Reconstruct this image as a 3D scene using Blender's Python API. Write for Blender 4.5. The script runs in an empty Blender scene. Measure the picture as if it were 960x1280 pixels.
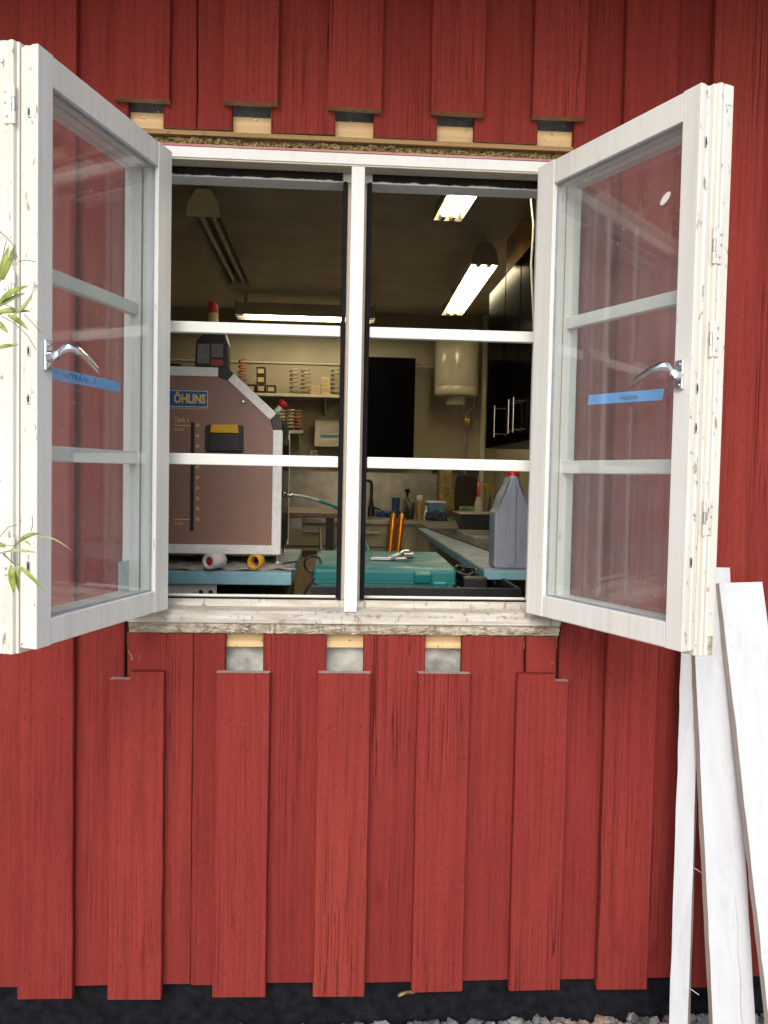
import bpy, bmesh, math, random
from mathutils import Vector, Matrix
random.seed(7)
R = math.radians
scn = bpy.context.scene
col = scn.collection

# ------------------------------------------------------------------ camera, sky, sun, exposure
CAM = Vector((-0.036, -1.8783, 1.1918)); FPX = 1032.45
YAW, PITCH, ROLL = R(3.4033), R(-2.371), R(1.1492)
Fv = Vector((math.sin(YAW)*math.cos(PITCH), math.cos(YAW)*math.cos(PITCH), math.sin(PITCH)))
R0 = Vector((math.cos(YAW), -math.sin(YAW), 0)); U0 = R0.cross(Fv)
Rv = R0*math.cos(ROLL)+U0*math.sin(ROLL); Uv = -R0*math.sin(ROLL)+U0*math.cos(ROLL)
cd = bpy.data.cameras.new('camera'); cam = bpy.data.objects.new('camera', cd); col.objects.link(cam)
cd.sensor_fit = 'VERTICAL'; cd.sensor_height = 36; cd.lens = FPX/1280*36; cd.clip_start = .02; cd.clip_end = 500
m = Matrix((Rv, Uv, -Fv)).transposed().to_4x4(); m.translation = CAM; cam.matrix_world = m
scn.camera = cam
w = bpy.data.worlds.new('World'); scn.world = w; w.use_nodes = True
SUN_EL, SUN_AZ = 34, -168      # azimuth from +Y towards +X: behind the camera's left shoulder
nt = w.node_tree; sky = nt.nodes.new('ShaderNodeTexSky'); sky.sky_type = 'NISHITA'; sky.sun_disc = False
sky.sun_elevation = R(SUN_EL); sky.sun_rotation = R(SUN_AZ); sky.air_density = 1.2; sky.dust_density = 1.8; sky.ozone_density = .9
bg = nt.nodes['Background']; nt.links.new(sky.outputs[0], bg.inputs[0]); bg.inputs[1].default_value = .15
sd = bpy.data.lights.new('sun', 'SUN'); sd.energy = 1.35; sd.angle = R(38); sd.color = (1, .98, .955)
so = bpy.data.objects.new('sun', sd); col.objects.link(so)
sdir = Vector((math.sin(R(SUN_AZ))*math.cos(R(SUN_EL)), math.cos(R(SUN_AZ))*math.cos(R(SUN_EL)), math.sin(R(SUN_EL))))
so.rotation_euler = (-sdir).to_track_quat('-Z', 'Y').to_euler(); so.location = (-3, -4, 6)
vs = scn.view_settings; vs.view_transform = 'Standard'; vs.look = 'None'; vs.gamma = 1; vs.exposure = 0.60
scn.cycles.max_bounces = 7; scn.cycles.transparent_max_bounces = 16; scn.cycles.glossy_bounces = 4

# ------------------------------------------------------------------ helpers
def ray(u, v): return Fv + Rv*((u-480)/FPX) - Uv*((v-640)/FPX)
def PY(u, v, Y):                       # photograph pixel -> point on the plane y = Y
    d = ray(u, v); return CAM + d*((Y-CAM.y)/d.y)
def PZ(u, v, Z):                       # photograph pixel -> point on the plane z = Z
    d = ray(u, v); return CAM + d*((Z-CAM.z)/d.z)

class MB:
    def __init__(s): s.v = []; s.f = []; s.mi = []; s.sm = []
    def add(s, vs, fs, mi=0, smooth=False, M=None):
        o = len(s.v)
        s.v += [tuple(M @ Vector(p)) if M else tuple(p) for p in vs]
        s.f += [tuple(i+o for i in f) for f in fs]; s.mi += [mi]*len(fs); s.sm += [smooth]*len(fs); return s
    def box(s, a, b, mi=0, M=None):
        x0, x1 = sorted((a[0], b[0])); y0, y1 = sorted((a[1], b[1])); z0, z1 = sorted((a[2], b[2]))
        vs = [(x0,y0,z0),(x1,y0,z0),(x1,y1,z0),(x0,y1,z0),(x0,y0,z1),(x1,y0,z1),(x1,y1,z1),(x0,y1,z1)]
        return s.add(vs, [(0,3,2,1),(4,5,6,7),(0,1,5,4),(1,2,6,5),(2,3,7,6),(3,0,4,7)], mi, False, M)
    def prism(s, poly, axis, a, b, mi=0, M=None):
        # poly in the two other axes, in cyclic order: axis x -> (y,z), y -> (x,z), z -> (x,y)
        n = len(poly)
        def mk(p, t): return {'x': (t, p[0], p[1]), 'y': (p[0], t, p[1]), 'z': (p[0], p[1], t)}[axis]
        vs = [mk(p, a) for p in poly]+[mk(p, b) for p in poly]
        fs = [tuple(range(n))[::-1], tuple(range(n, 2*n))]+[(i, (i+1) % n, (i+1) % n+n, i+n) for i in range(n)]
        return s.add(vs, fs, mi, False, M)
    def tube(s, pts, r, n=10, mi=0, caps=True, M=None):
        pts = [Vector(p) for p in pts]; rr = r if isinstance(r, (list, tuple)) else [r]*len(pts)
        vs = []; fs = []; prev = None
        for i, p in enumerate(pts):
            d = (pts[min(i+1, len(pts)-1)]-pts[max(i-1, 0)]).normalized()
            if prev is None: a = d.orthogonal().normalized()
            else: a = (prev-d*prev.dot(d)).normalized()
            prev = a; b = d.cross(a)
            for k in range(n):
                t = 2*math.pi*k/n; vs.append(p+(a*math.cos(t)+b*math.sin(t))*rr[i])
        for i in range(len(pts)-1):
            for k in range(n): fs.append((i*n+k, i*n+(k+1) % n, (i+1)*n+(k+1) % n, (i+1)*n+k))
        s.add(vs, fs, mi, True, M)
        if caps:
            s.add(vs[:n], [tuple(range(n))[::-1]], mi, False, M); s.add(vs[-n:], [tuple(range(n))], mi, False, M)
        return s
    def lathe(s, prof, c, n=20, mi=0, M=None):      # prof: (r, z) from bottom to top, round the vertical through c
        vs = []; fs = []
        for r, z in prof:
            for k in range(n):
                t = 2*math.pi*k/n; vs.append((c[0]+r*math.cos(t), c[1]+r*math.sin(t), c[2]+z))
        for i in range(len(prof)-1):
            for k in range(n): fs.append((i*n+k, i*n+(k+1) % n, (i+1)*n+(k+1) % n, (i+1)*n+k))
        s.add(vs, fs, mi, True, M)
        s.add(vs[:n], [tuple(range(n))[::-1]], mi, False, M); s.add(vs[-n:], [tuple(range(n))], mi, False, M)
        return s
    def build(s, name, mats, parent=None, bevel=0, seg=2):
        me = bpy.data.meshes.new(name); me.from_pydata(s.v, [], s.f)
        me.polygons.foreach_set('material_index', s.mi); me.polygons.foreach_set('use_smooth', s.sm)
        for mm in (mats if isinstance(mats, (list, tuple)) else [mats]): me.materials.append(mm)
        bm = bmesh.new(); bm.from_mesh(me); bmesh.ops.recalc_face_normals(bm, faces=bm.faces)
        bm.to_mesh(me); bm.free(); me.update()
        return link(name, me, parent, bevel, seg)
def link(name, me, parent=None, bevel=0, seg=2):
    o = bpy.data.objects.new(name, me); col.objects.link(o)
    if parent: o.parent = parent
    if bevel:
        b = o.modifiers.new('bevel', 'BEVEL'); b.width = bevel; b.segments = seg; b.limit_method = 'ANGLE'; b.angle_limit = R(40)
    return o
def tag(o, label, cat, group=None):
    o['label'] = label; o['category'] = cat
    if group: o['group'] = group
    return o
def thing(name, label, cat, loc=(0,0,0), rz=0, group=None):
    o = bpy.data.objects.new(name, None); o.empty_display_size = .05; col.objects.link(o)
    o.location = loc; o.rotation_euler = (0, 0, rz); return tag(o, label, cat, group)
def inv(o):                                          # world -> local of a thing placed by loc + rz
    return (Matrix.Translation(o.location) @ Matrix.Rotation(o.rotation_euler.z, 4, 'Z')).inverted()
def text(name, body, size, mat, M, parent=None, depth=.0004, width=None, shear=0, bold=0, align='LEFT'):
    cu = bpy.data.curves.new(name, 'FONT'); cu.body = body; cu.size = size; cu.extrude = depth; cu.shear = shear; cu.offset = bold; cu.align_x = align
    cu.resolution_u = 3
    t = bpy.data.objects.new('tmp', cu); col.objects.link(t); bpy.context.view_layer.update()
    me = bpy.data.meshes.new_from_object(t.evaluated_get(bpy.context.evaluated_depsgraph_get()))
    bpy.data.objects.remove(t); bpy.data.curves.remove(cu)
    if width:
        xs = [v.co.x for v in me.vertices]; k = width/(max(xs)-min(xs))
        for v in me.vertices: v.co.x *= k
    me.transform(M); me.materials.clear(); me.materials.append(mat); me.name = name
    return link(name, me, parent)
FRONT = Matrix(((1,0,0,0),(0,0,-1,0),(0,1,0,0),(0,0,0,1)))     # text in the xz plane, read from -y

# ------------------------------------------------------------------ materials
def newmat(name):
    mt = bpy.data.materials.new(name); mt.use_nodes = True; return mt, mt.node_tree, mt.node_tree.nodes['Principled BSDF']
def N(nt, t, **kw):
    n = nt.nodes.new('ShaderNode'+t)
    for k, v in kw.items():
        if k in n.inputs.keys(): n.inputs[k].default_value = v
        else: setattr(n, k, v)
    return n
def ramp(nt, src, stops, interp='LINEAR'):
    r = nt.nodes.new('ShaderNodeValToRGB'); r.color_ramp.interpolation = interp
    e = r.color_ramp.elements
    while len(e) < len(stops): e.new(.5)
    for x, (p, c) in zip(e, stops): x.position = p; x.color = (c if len(c) == 4 else (*c, 1)) if isinstance(c, tuple) else (c, c, c, 1)
    nt.links.new(src, r.inputs[0]); return r.outputs[0]
def mix(nt, a, b, fac, mode='MIX'):
    n = nt.nodes.new('ShaderNodeMix'); n.data_type = 'RGBA'; n.blend_type = mode
    for s, v in ((n.inputs[0], fac), (n.inputs[6], a), (n.inputs[7], b)):
        if hasattr(v, 'links'): nt.links.new(v, s)
        elif isinstance(v, (int, float)): s.default_value = v if s.type == 'VALUE' else (v, v, v, 1)
        else: s.default_value = (*v, 1)
    return n.outputs[2]
def mth(nt, op, a, b=0.0):
    n = nt.nodes.new('ShaderNodeMath'); n.operation = op
    for s, v in ((n.inputs[0], a), (n.inputs[1], b)):
        if hasattr(v, 'links'): nt.links.new(v, s)
        else: s.default_value = v
    return n.outputs[0]
def coords(nt, scale=(1,1,1), rnd=37.0):
    tc = N(nt, 'TexCoord'); oi = N(nt, 'ObjectInfo')
    mp = N(nt, 'Mapping'); mp.inputs['Scale'].default_value = scale
    ad = N(nt, 'VectorMath', operation='ADD'); sc = N(nt, 'VectorMath', operation='SCALE')
    cx = N(nt, 'CombineXYZ'); nt.links.new(oi.outputs['Random'], cx.inputs[0]); nt.links.new(oi.outputs['Random'], cx.inputs[2])
    nt.links.new(cx.outputs[0], sc.inputs[0]); sc.inputs[3].default_value = rnd
    nt.links.new(tc.outputs['Object'], ad.inputs[0]); nt.links.new(sc.outputs[0], ad.inputs[1])
    nt.links.new(ad.outputs[0], mp.inputs[0]); return mp.outputs[0], oi.outputs['Random']
def noise(nt, vec, scale=1.0, detail=4, rough=.6, dist=0.0):
    n = N(nt, 'TexNoise'); n.inputs['Scale'].default_value = scale; n.inputs['Detail'].default_value = detail
    n.inputs['Roughness'].default_value = rough; n.inputs['Distortion'].default_value = dist; nt.links.new(vec, n.inputs['Vector']); return n.outputs[0]
def bump(nt, b, h, dist, strength=1.0):
    n = N(nt, 'Bump'); n.inputs['Distance'].default_value = dist; n.inputs['Strength'].default_value = strength
    nt.links.new(h, n.inputs['Height']); nt.links.new(n.outputs[0], b.inputs['Normal'])
def simple(name, c, rough=.5, metal=0, noise_amt=.12, scale=30, spec=.5, bmp=0):
    mt, nt, b = newmat(name); b.inputs['Roughness'].default_value = rough; b.inputs['Metallic'].default_value = metal
    b.inputs['Specular IOR Level'].default_value = spec
    v, r = coords(nt); n = noise(nt, v, scale, 5)
    d = tuple(x*(1-noise_amt*1.6) for x in c); l = tuple(min(1, x*(1+noise_amt)) for x in c)
    nt.links.new(ramp(nt, n, [(.3, d), (.7, l)]), b.inputs['Base Color'])
    if bmp: bump(nt, b, n, bmp)
    return mt

def red_wood(name, mid=(.335,.036,.028), weather=.5):
    mt, nt, b = newmat(name)
    v1, rnd = coords(nt, (42, 42, .7)); g = noise(nt, v1, 1, 9, .6, .8)
    v2, _ = coords(nt, (150, 150, 3.2), 51); f = noise(nt, v2, 1, 5, .65)
    v3, _ = coords(nt, (3, 3, 1.4), 23); big = noise(nt, v3, 1, 3, .5)
    v4, _ = coords(nt, (95, 95, .8), 71); ck = noise(nt, v4, 1, 3, .5, .4)
    v5, _ = coords(nt, (260, 260, 120), 11); sp = noise(nt, v5, 1, 3, .6)
    c = ramp(nt, g, [(.25, tuple(x*.86 for x in mid)), (.5, mid), (.8, tuple(x*1.10 for x in mid))])
    c = mix(nt, c, ramp(nt, f, [(.3, .70), (.5, 1.0), (.8, 1.16)]), .85, 'MULTIPLY')
    c = mix(nt, c, ramp(nt, big, [(.3, (.88,.86,.88)), (.7, (1.08,1.12,1.14))]), .9, 'MULTIPLY')
    # hairline drying cracks follow the grain; mould specks
    crack = ramp(nt, mth(nt, 'ABSOLUTE', mth(nt, 'SUBTRACT', ck, .5)), [(.0, 1.0), (.010, 0.0)])
    crackm = mth(nt, 'MULTIPLY', crack, ramp(nt, big, [(.52, 0.0), (.64, 1.0)]))
    c = mix(nt, c, (.055,.010,.010), mth(nt, 'MULTIPLY', crackm, .6))
    speck = ramp(nt, sp, [(.635, 0.0), (.68, 1.0)])
    c = mix(nt, c, (.05,.012,.012), mth(nt, 'MULTIPLY', speck, weather))
    v7, _ = coords(nt, (520, 520, 75), 33); fz = noise(nt, v7, 1, 4, .7)
    c = mix(nt, c, ramp(nt, fz, [(.3, .68), (.52, 1.0), (.75, 1.2)]), .6, 'MULTIPLY')
    # knots
    v6, _ = coords(nt, (9, 9, 2.6), 91); vo = N(nt, 'TexVoronoi'); vo.inputs['Scale'].default_value = 1; nt.links.new(v6, vo.inputs['Vector'])
    kd = mth(nt, 'ADD', vo.outputs['Distance'], mth(nt, 'MULTIPLY', g, .08))
    knot = ramp(nt, kd, [(.05, .55), (.095, 1.0), (.125, .35), (.19, 0.0)])
    c = mix(nt, c, (.13,.016,.014), mth(nt, 'MULTIPLY', knot, .55))
    rv = N(nt, 'HueSaturation'); nt.links.new(c, rv.inputs['Color'])
    nt.links.new(mth(nt, 'ADD', mth(nt, 'MULTIPLY', rnd, .11), .945), rv.inputs['Value'])
    nt.links.new(mth(nt, 'ADD', mth(nt, 'MULTIPLY', rnd, .003), .4985), rv.inputs['Hue'])
    nt.links.new(rv.outputs[0], b.inputs['Base Color'])
    b.inputs['Roughness'].default_value = .85; b.inputs['Specular IOR Level'].default_value = .08
    h = mth(nt, 'ADD', mth(nt, 'MULTIPLY', g, .5), mth(nt, 'MULTIPLY', f, .8)); h = mth(nt, 'SUBTRACT', h, mth(nt, 'MULTIPLY', crackm, 1.3))
    h = mth(nt, 'ADD', mth(nt, 'SUBTRACT', h, mth(nt, 'MULTIPLY', knot, .25)), mth(nt, 'MULTIPLY', fz, .6))
    bump(nt, b, h, .0024, 1.0); return mt
def raw_wood(name, mid=(.55,.36,.17), grain=(1.5, 60, 60)):
    mt, nt, b = newmat(name); v, _ = coords(nt, grain); g = noise(nt, v, 1, 7, .6, .8)
    v2, _ = coords(nt, (60, 60, 40)); s = noise(nt, v2, 1, 3)
    c = ramp(nt, g, [(.3, tuple(x*.68 for x in mid)), (.6, mid), (.8, tuple(min(1, x*1.15) for x in mid))])
    c = mix(nt, c, (.12,.08,.05), ramp(nt, s, [(.66, 0.0), (.72, .8)]))
    nt.links.new(c, b.inputs['Base Color']); b.inputs['Roughness'].default_value = .8; bump(nt, b, g, .0008); return mt
def old_white(name, base=(.74,.73,.70), yel=(.68,.60,.44), dirt=.35, yamt=.5, chips=.5, grain=(40, 40, 1.2), bs=(5, 5, 3), cth=.655):
    mt, nt, b = newmat(name)
    v, rnd = coords(nt, grain); g = noise(nt, v, 1, 7, .65, .6)
    v2, _ = coords(nt, bs, 19); bl = noise(nt, v2, 1, 6, .65)
    v3, _ = coords(nt, (70, 70, 26), 41); ch = noise(nt, v3, 1, 6, .7)
    v4, _ = coords(nt, (160, 160, 90), 61); sp = noise(nt, v4, 1, 3, .6)
    c = mix(nt, base, yel, mth(nt, 'MULTIPLY', ramp(nt, bl, [(.35, 0.0), (.7, 1.0)]), yamt))
    c = mix(nt, c, ramp(nt, g, [(.3, .72), (.55, 1.0)]), dirt, 'MULTIPLY')
    chip = mth(nt, 'MULTIPLY', ramp(nt, ch, [(cth, 0.0), (cth+.03, 1.0)]), chips)
    c = mix(nt, c, (.27,.21,.15), chip)
    c = mix(nt, c, (.10,.085,.07), mth(nt, 'MULTIPLY', ramp(nt, sp, [(.70, 0.0), (.74, 1.0)]), chips))
    nt.links.new(c, b.inputs['Base Color']); b.inputs['Roughness'].default_value = .55
    h = mth(nt, 'SUBTRACT', mth(nt, 'MULTIPLY', g, .6), mth(nt, 'MULTIPLY', chip, .8)); bump(nt, b, h, .0012, .8); return mt
def glass(name, dirt=.05, tint=(.955,.97,.965)):
    mt, nt, b = newmat(name); nt.nodes.remove(b); out = nt.nodes['Material Output']
    lw = N(nt, 'LayerWeight'); lw.inputs[0].default_value = .5
    fr = mth(nt, 'ADD', mth(nt, 'MULTIPLY', mth(nt, 'POWER', lw.outputs['Facing'], 5), .95), .06)
    tr = N(nt, 'BsdfTransparent'); tr.inputs[0].default_value = (*tint, 1)
    gl = N(nt, 'BsdfGlossy'); gl.inputs['Roughness'].default_value = .015
    ms = N(nt, 'MixShader'); nt.links.new(fr, ms.inputs[0]); nt.links.new(tr.outputs[0], ms.inputs[1]); nt.links.new(gl.outputs[0], ms.inputs[2])
    v, _ = coords(nt, (1,1,1)); n1 = noise(nt, v, 6, 5, .7); n2 = noise(nt, v, 190, 2, .5)
    v3, _ = coords(nt, (60, 60, 3)); n3 = noise(nt, v3, 1, 4)
    d = mth(nt, 'ADD', mth(nt, 'MULTIPLY', ramp(nt, n1, [(.3, .35), (.75, 1.3)]), dirt), mth(nt, 'MULTIPLY', ramp(nt, n2, [(.735, 0.0), (.76, 1.0)]), .45))
    d = mth(nt, 'ADD', d, mth(nt, 'MULTIPLY', ramp(nt, n3, [(.45, 0.0), (.8, 1.0)]), dirt*.3))
    df = N(nt, 'BsdfDiffuse'); df.inputs[0].default_value = (.75,.73,.72,1)
    m2 = N(nt, 'MixShader'); nt.links.new(d, m2.inputs[0]); nt.links.new(ms.outputs[0], m2.inputs[1]); nt.links.new(df.outputs[0], m2.inputs[2])
    nt.links.new(m2.outputs[0], out.inputs[0]); return mt
def emit(name, c, s):
    mt, nt, b = newmat(name); b.inputs['Base Color'].default_value = (*c, 1); b.inputs['Emission Color'].default_value = (*c, 1)
    b.inputs['Emission Strength'].default_value = s; return mt

M_RED = red_wood('red_paint_boards', (.226,.0330,.0270), .3)
M_REDB = red_wood('red_paint_battens', (.243,.0355,.0285), .55)
M_RAW = raw_wood('raw_pine', (.74,.52,.27)); M_RAWD = raw_wood('aged_pine', (.36,.22,.09))
M_END = raw_wood('sawn_end_grain', (.42,.27,.13), (80, 80, 80)); M_ENDG = raw_wood('grey_end_grain', (.40,.34,.29), (80, 80, 80))
M_GREY = simple('grey_wind_paper', (.50,.50,.46), .9, 0, .35, 14, .3, .002)
M_WOOL = simple('mineral_wool', (.27,.21,.10), 1, 0, .7, 150, .05, .002)
M_REDEDGE = old_white('red_smeared_paint', (.42,.10,.10), (.62,.42,.38), .5, .7, .6, (1.5, 40, 40))
M_WFACE = old_white('white_sash_paint', (.75,.74,.71), (.66,.61,.53), .45, .45, .5)
M_WEDGE = old_white('yellowed_sash_edge_paint', (.73,.715,.665), (.62,.55,.42), .55, .6, .85, (40, 40, 1.2), (9, 9, 2.2), .615)
M_WFRAME = old_white('white_frame_paint', (.72,.72,.71), (.66,.62,.54), .3, .3, .3)
M_WBEIGE = old_white('beige_rebate_paint', (.56,.49,.39), (.45,.36,.25), .5, .6, .5, (1.2, 40, 40))
M_SILL = old_white('worn_sill_paint', (.60,.57,.52), (.36,.30,.23), .8, .85, .85, (1.6, 50, 50), (9, 40, 60), .585)
M_FLAKE = old_white('flaking_sill_paint', (.60,.53,.42), (.13,.095,.06), .8, 1.0, 1.0, (14, 60, 60), (26, 60, 90), .57)
M_BAR = old_white('clean_white_bar_paint', (.74,.74,.71), (.68,.66,.60), .22, .3, .22, (1.5, 40, 40))
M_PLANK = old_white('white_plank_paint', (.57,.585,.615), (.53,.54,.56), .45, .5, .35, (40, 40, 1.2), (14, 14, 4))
M_PLANKE = old_white('plank_edge', (.44,.36,.30), (.30,.20,.17), .6, .8, .5)
M_SEAL = simple('black_rubber_seal', (.006,.006,.008), .7, 0, .4, 60, .15)
M_SEALB = old_white('torn_dark_brown_seal', (.009,.006,.005), (.022,.013,.010), .5, .7, .08, (2, 60, 60))
M_SEALB.node_tree.nodes['Principled BSDF'].inputs['Specular IOR Level'].default_value = .1
M_GLASS = glass('dusty_glass', .045); M_GLASS2 = glass('outer_glass', .03)
M_LEAD = simple('glass_edge_strip', (.30,.34,.40), .3, .3)
M_TAPE = simple('blue_tape', (.17,.46,.93), .6, 0, .1, 60); M_INK = simple('blue_black_ink', (.03,.06,.18), .6)
M_CHROME = simple('worn_chrome', (.72,.72,.74), .18, 1, .15, 25); M_STEEL = simple('steel', (.55,.55,.56), .35, 1, .2, 30)
M_BLACKM = simple('black_plinth_membrane', (.008,.0085,.012), .75, 0, .5, 40, .15, .002)
M_LEAF = simple('willow_leaf_green', (.24,.30,.04), .5, 0, .35, 60); M_LEAF2 = simple('willow_leaf_under', (.33,.35,.12), .55, 0, .2, 40)
M_TWIG = simple('willow_twig', (.22,.14,.07), .7, 0, .3, 60)
M_WALLIN = simple('cream_room_wall', (.33,.285,.205), .8, 0, .08, 4); M_CEIL = simple('dull_ceiling_paint', (.56,.50,.41), .6, 0, .12, 5)
M_FLOOR = simple('dark_workshop_floor', (.10,.09,.08), .7, 0, .3, 8)
M_BLK = simple('black_plastic', (.014,.014,.017), .42, 0, .2, 50); M_DARK = simple('dark_gloss_cabinet', (.004,.0038,.0038), .13, 0, .2, 6, .03)
M_DARK.node_tree.nodes['Principled BSDF'].inputs['IOR'].default_value = 1.12
M_ALU = simple('satin_aluminium', (.93,.94,.96), .5, .05, .07, 80)
M_YEL = simple('yellow_plastic', (.80,.42,.015), .45, 0, .06, 30); M_REDP = simple('red_plastic', (.45,.015,.02), .4, 0, .1, 30)
M_BENCH = simple('pale_blue_laminate', (.24,.47,.56), .5, 0, .1, 18); M_BENCHT = simple('grey_blue_bench_top', (.24,.30,.36), .5, 0, .25, 12)
M_GREEN = simple('teal_plastic', (.006,.16,.165), .38, 0, .08, 30)
M_CAN = simple('grey_plastic_can', (.30,.34,.43), .38, 0, .05, 20)
M_WHITEP = simple('white_plastic', (.72,.70,.68), .45, 0, .05, 20); M_CREAMP = simple('cream_enamel', (.50,.46,.35), .22, 0, .05, 10)
M_CARD = simple('cardboard', (.66,.36,.10), .8, 0, .12, 20); M_CARD2 = simple('tan_cardboard', (.50,.36,.17), .8, 0, .1, 20)
M_TAP = simple('dark_bronze_tap', (.07,.06,.05), .25, .6, .1, 20)
M_STAIN = simple('stainless', (.42,.40,.38), .3, .8, .2, 8); M_GOLD = simple('gold_anodised', (.70,.26,.03), .3, .8, .1, 30)
M_ORANGE = simple('orange_spring', (.30,.10,.04), .5, 0, .1, 30); M_CREAMS = simple('cream_spring', (.34,.28,.19), .5, 0, .1, 30)
M_BLUEP = simple('blue_plastic', (.02,.06,.22), .4, 0, .1, 30); M_LTBLUE = simple('light_blue_box', (.08,.22,.40), .5, 0, .1, 30)
M_GRNC = simple('green_cloth', (.02,.16,.07), .8, 0, .3, 40); M_TOWEL = simple('ochre_towel', (.30,.22,.09), .95, 0, .3, 40)
M_PAPER = simple('grey_rag', (.42,.40,.37), .95, 0, .4, 60, .2, .002)
M_TEALH = simple('teal_hose', (.02,.24,.24), .4); M_HOSEC = simple('clear_hose', (.55,.58,.56), .25)
M_TUBE = emit('lit_fluorescent_tube', (1, .89, .62), 18)
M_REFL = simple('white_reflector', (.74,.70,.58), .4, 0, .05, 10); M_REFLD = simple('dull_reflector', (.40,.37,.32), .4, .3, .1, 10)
M_CREAM2 = simple('brightened_cream_plate', (.90,.76,.50), .5, 0, .05, 10)  # cream lightened in the base colour in place of lamp light
M_TUBEOFF = simple('unlit_tube', (.62,.60,.55), .3)
M_PRINT = simple('printed_label', (.20,.20,.21), .5, 0, .5, 300); M_REDL = simple('red_label_print', (.5,.06,.05), .5, 0, .4, 300)
M_BADGE = simple('blue_badge', (.015,.13,.48), .35, 0, .05, 20)

# ------------------------------------------------------------------ ground
g = MB().add([(-60,-120,-.115),(60,-120,-.115),(60,20,-.115),(-60,20,-.115)], [(0,1,2,3)])
mg, ntg, bgm = newmat('gravel_ground'); vg, _ = coords(ntg, (1,1,1), 0); ng = noise(ntg, vg, 28, 6, .7)
ntg.links.new(ramp(ntg, ng, [(.3, (.26,.25,.235)), (.55, (.42,.40,.37)), (.75, (.54,.52,.48))]), bgm.inputs['Base Color']); bgm.inputs['Roughness'].default_value = .95
bump(ntg, bgm, ng, .02); go = g.build('ground', mg); go['kind'] = 'structure'
ms, nts, bs = newmat('gravel_stones'); vs_, _ = coords(nts, (1,1,1), 0)
vv = N(nts, 'TexVoronoi'); vv.inputs['Scale'].default_value = 24; nts.links.new(vs_, vv.inputs['Vector'])
nts.links.new(ramp(nts, vv.outputs['Color'], [(.1, (.06,.06,.065)), (.45, (.19,.185,.18)), (.7, (.28,.25,.22)), (.95, (.26,.13,.08))]), bs.inputs['Base Color']); bs.inputs['Roughness'].default_value = .9
mb = MB(); ico = bmesh.new(); bmesh.ops.create_icosphere(ico, subdivisions=1, radius=1)
iv = [v.co.copy() for v in ico.verts]; iff = [tuple(v.index for v in f.verts) for f in ico.faces]; ico.free()
for i in range(4200):
    x = random.uniform(-1.7, 1.7); y = .028-abs(random.gauss(0, .28)) if i > 420 else .022-abs(random.gauss(0, .03))
    r = random.uniform(.006, .017)*(1.35 if random.random() < .1 else 1)
    lift = .015*max(0, min(1, (x+.15)/.5))*math.exp(-(.03-y)/.05) + .003
    z = -.112+lift*random.uniform(0, 1)+r*.2
    M = Matrix.Translation((x, min(y, .030-r), z)) @ Matrix.Rotation(random.uniform(0, 6), 4, 'Z') @ Matrix.Rotation(random.uniform(-.5, .5), 4, 'X') @ Matrix.Diagonal((r*random.uniform(.8, 1.4), r, r*random.uniform(.5, .9), 1))
    mb.add([p*random.uniform(.82, 1.15) for p in iv], iff, 0, False, M)
gv = mb.build('gravel', ms); gv['kind'] = 'stuff'; gv['label'] = 'loose grey gravel along the black plinth'

# ------------------------------------------------------------------ the red wooden building
B = thing('wooden_building', 'red board and batten workshop building around the open window', 'building')
def board(name, x0, x1, z0, z1, yf, th, mats, parent=B, tab=None, jit=.0004, seedv=None):
    """a board standing on edge z: chamfered section, slightly uneven arrises; top/bot = list of (x,z) cut profile"""
    n = max(2, int((z1-z0)/.07)); rnd = random.Random(seedv if seedv is not None else hash((round(x0, 3), round(z0, 3))))
    c = .0022; vs = []; fs = []; mi = []
    warp = [rnd.uniform(-1, 1)*.0012 for _ in range(4)]
    for i in range(n+1):
        t = i/n; z = z0+(z1-z0)*t
        a, b_, e, h = (rnd.gauss(0, jit) for _ in range(4)); yo = warp[0]*math.sin(3*t+warp[1]*900)+rnd.gauss(0, .0003)
        ring = [(x0+a, yf+th), (x0+a, yf+c+yo), (x0+c+a, yf+yo), (x1-c+b_, yf+yo), (x1+b_, yf+c+yo), (x1+b_, yf+th)]
        for k, (x, y) in enumerate(ring):
            zz = z
            if i == 0: zz += (x-x0)/(x1-x0)*warp[2]*2
            if i == n: zz += (x-x0)/(x1-x0)*warp[3]*2
            vs.append((x, y, zz))
    for i in range(n):
        for k in range(6): fs.append((i*6+k, i*6+(k+1) % 6, (i+1)*6+(k+1) % 6, (i+1)*6+k))
    m_ = MB().add(vs, fs); m_.add(vs[:6], [(5,4,3,2,1,0)], 1); m_.add(vs[-6:], [(0,1,2,3,4,5)], 1)
    if tab: m_.box((tab[0], yf+.0002, z1-.004), (tab[1], yf+th, tab[2]))
    return m_.build(name, mats, parent)
BAT = [(-.985,-.865), (-.731,-.610), (-.531,-.411), (-.296,-.176), (-.067,.052), (.160,.280), (.389,.509), (.597,.718), (.800,.922), (1.03,1.15)]
CT, CB, TOPZ = 2.006, .748, 2.47
for i, (a, b) in enumerate(BAT):
    if 2 <= i <= 6:
        board('batten', a, b, CT+random.uniform(-.002, .002), TOPZ, -.022, .0218, [M_REDB, M_END])
        if i == 2:   # notched tops at the window corners
            xm = PY(163, 845, -.022).x
            board('batten', a, b, random.uniform(-.004, .004), CB-.017, -.022, .0218, [M_REDB, M_ENDG], tab=(xm, b-.001, CB))
        elif i == 6:
            xm = PY(694, 845, -.022).x
            board('batten', a, b, .002, CB-.015, -.022, .0218, [M_REDB, M_ENDG], tab=(a+.001, xm, CB))
        else: board('batten', a, b, random.uniform(-.004, .004), CB+random.uniform(-.001, .001), -.022, .0218, [M_REDB, M_ENDG])
    else: board('batten', a, b, random.uniform(-.004, .004), TOPZ, -.022, .0218, [M_REDB, M_END])
M_NAIL = simple('painted_nail_head', (.13,.02,.016), .7)
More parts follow.
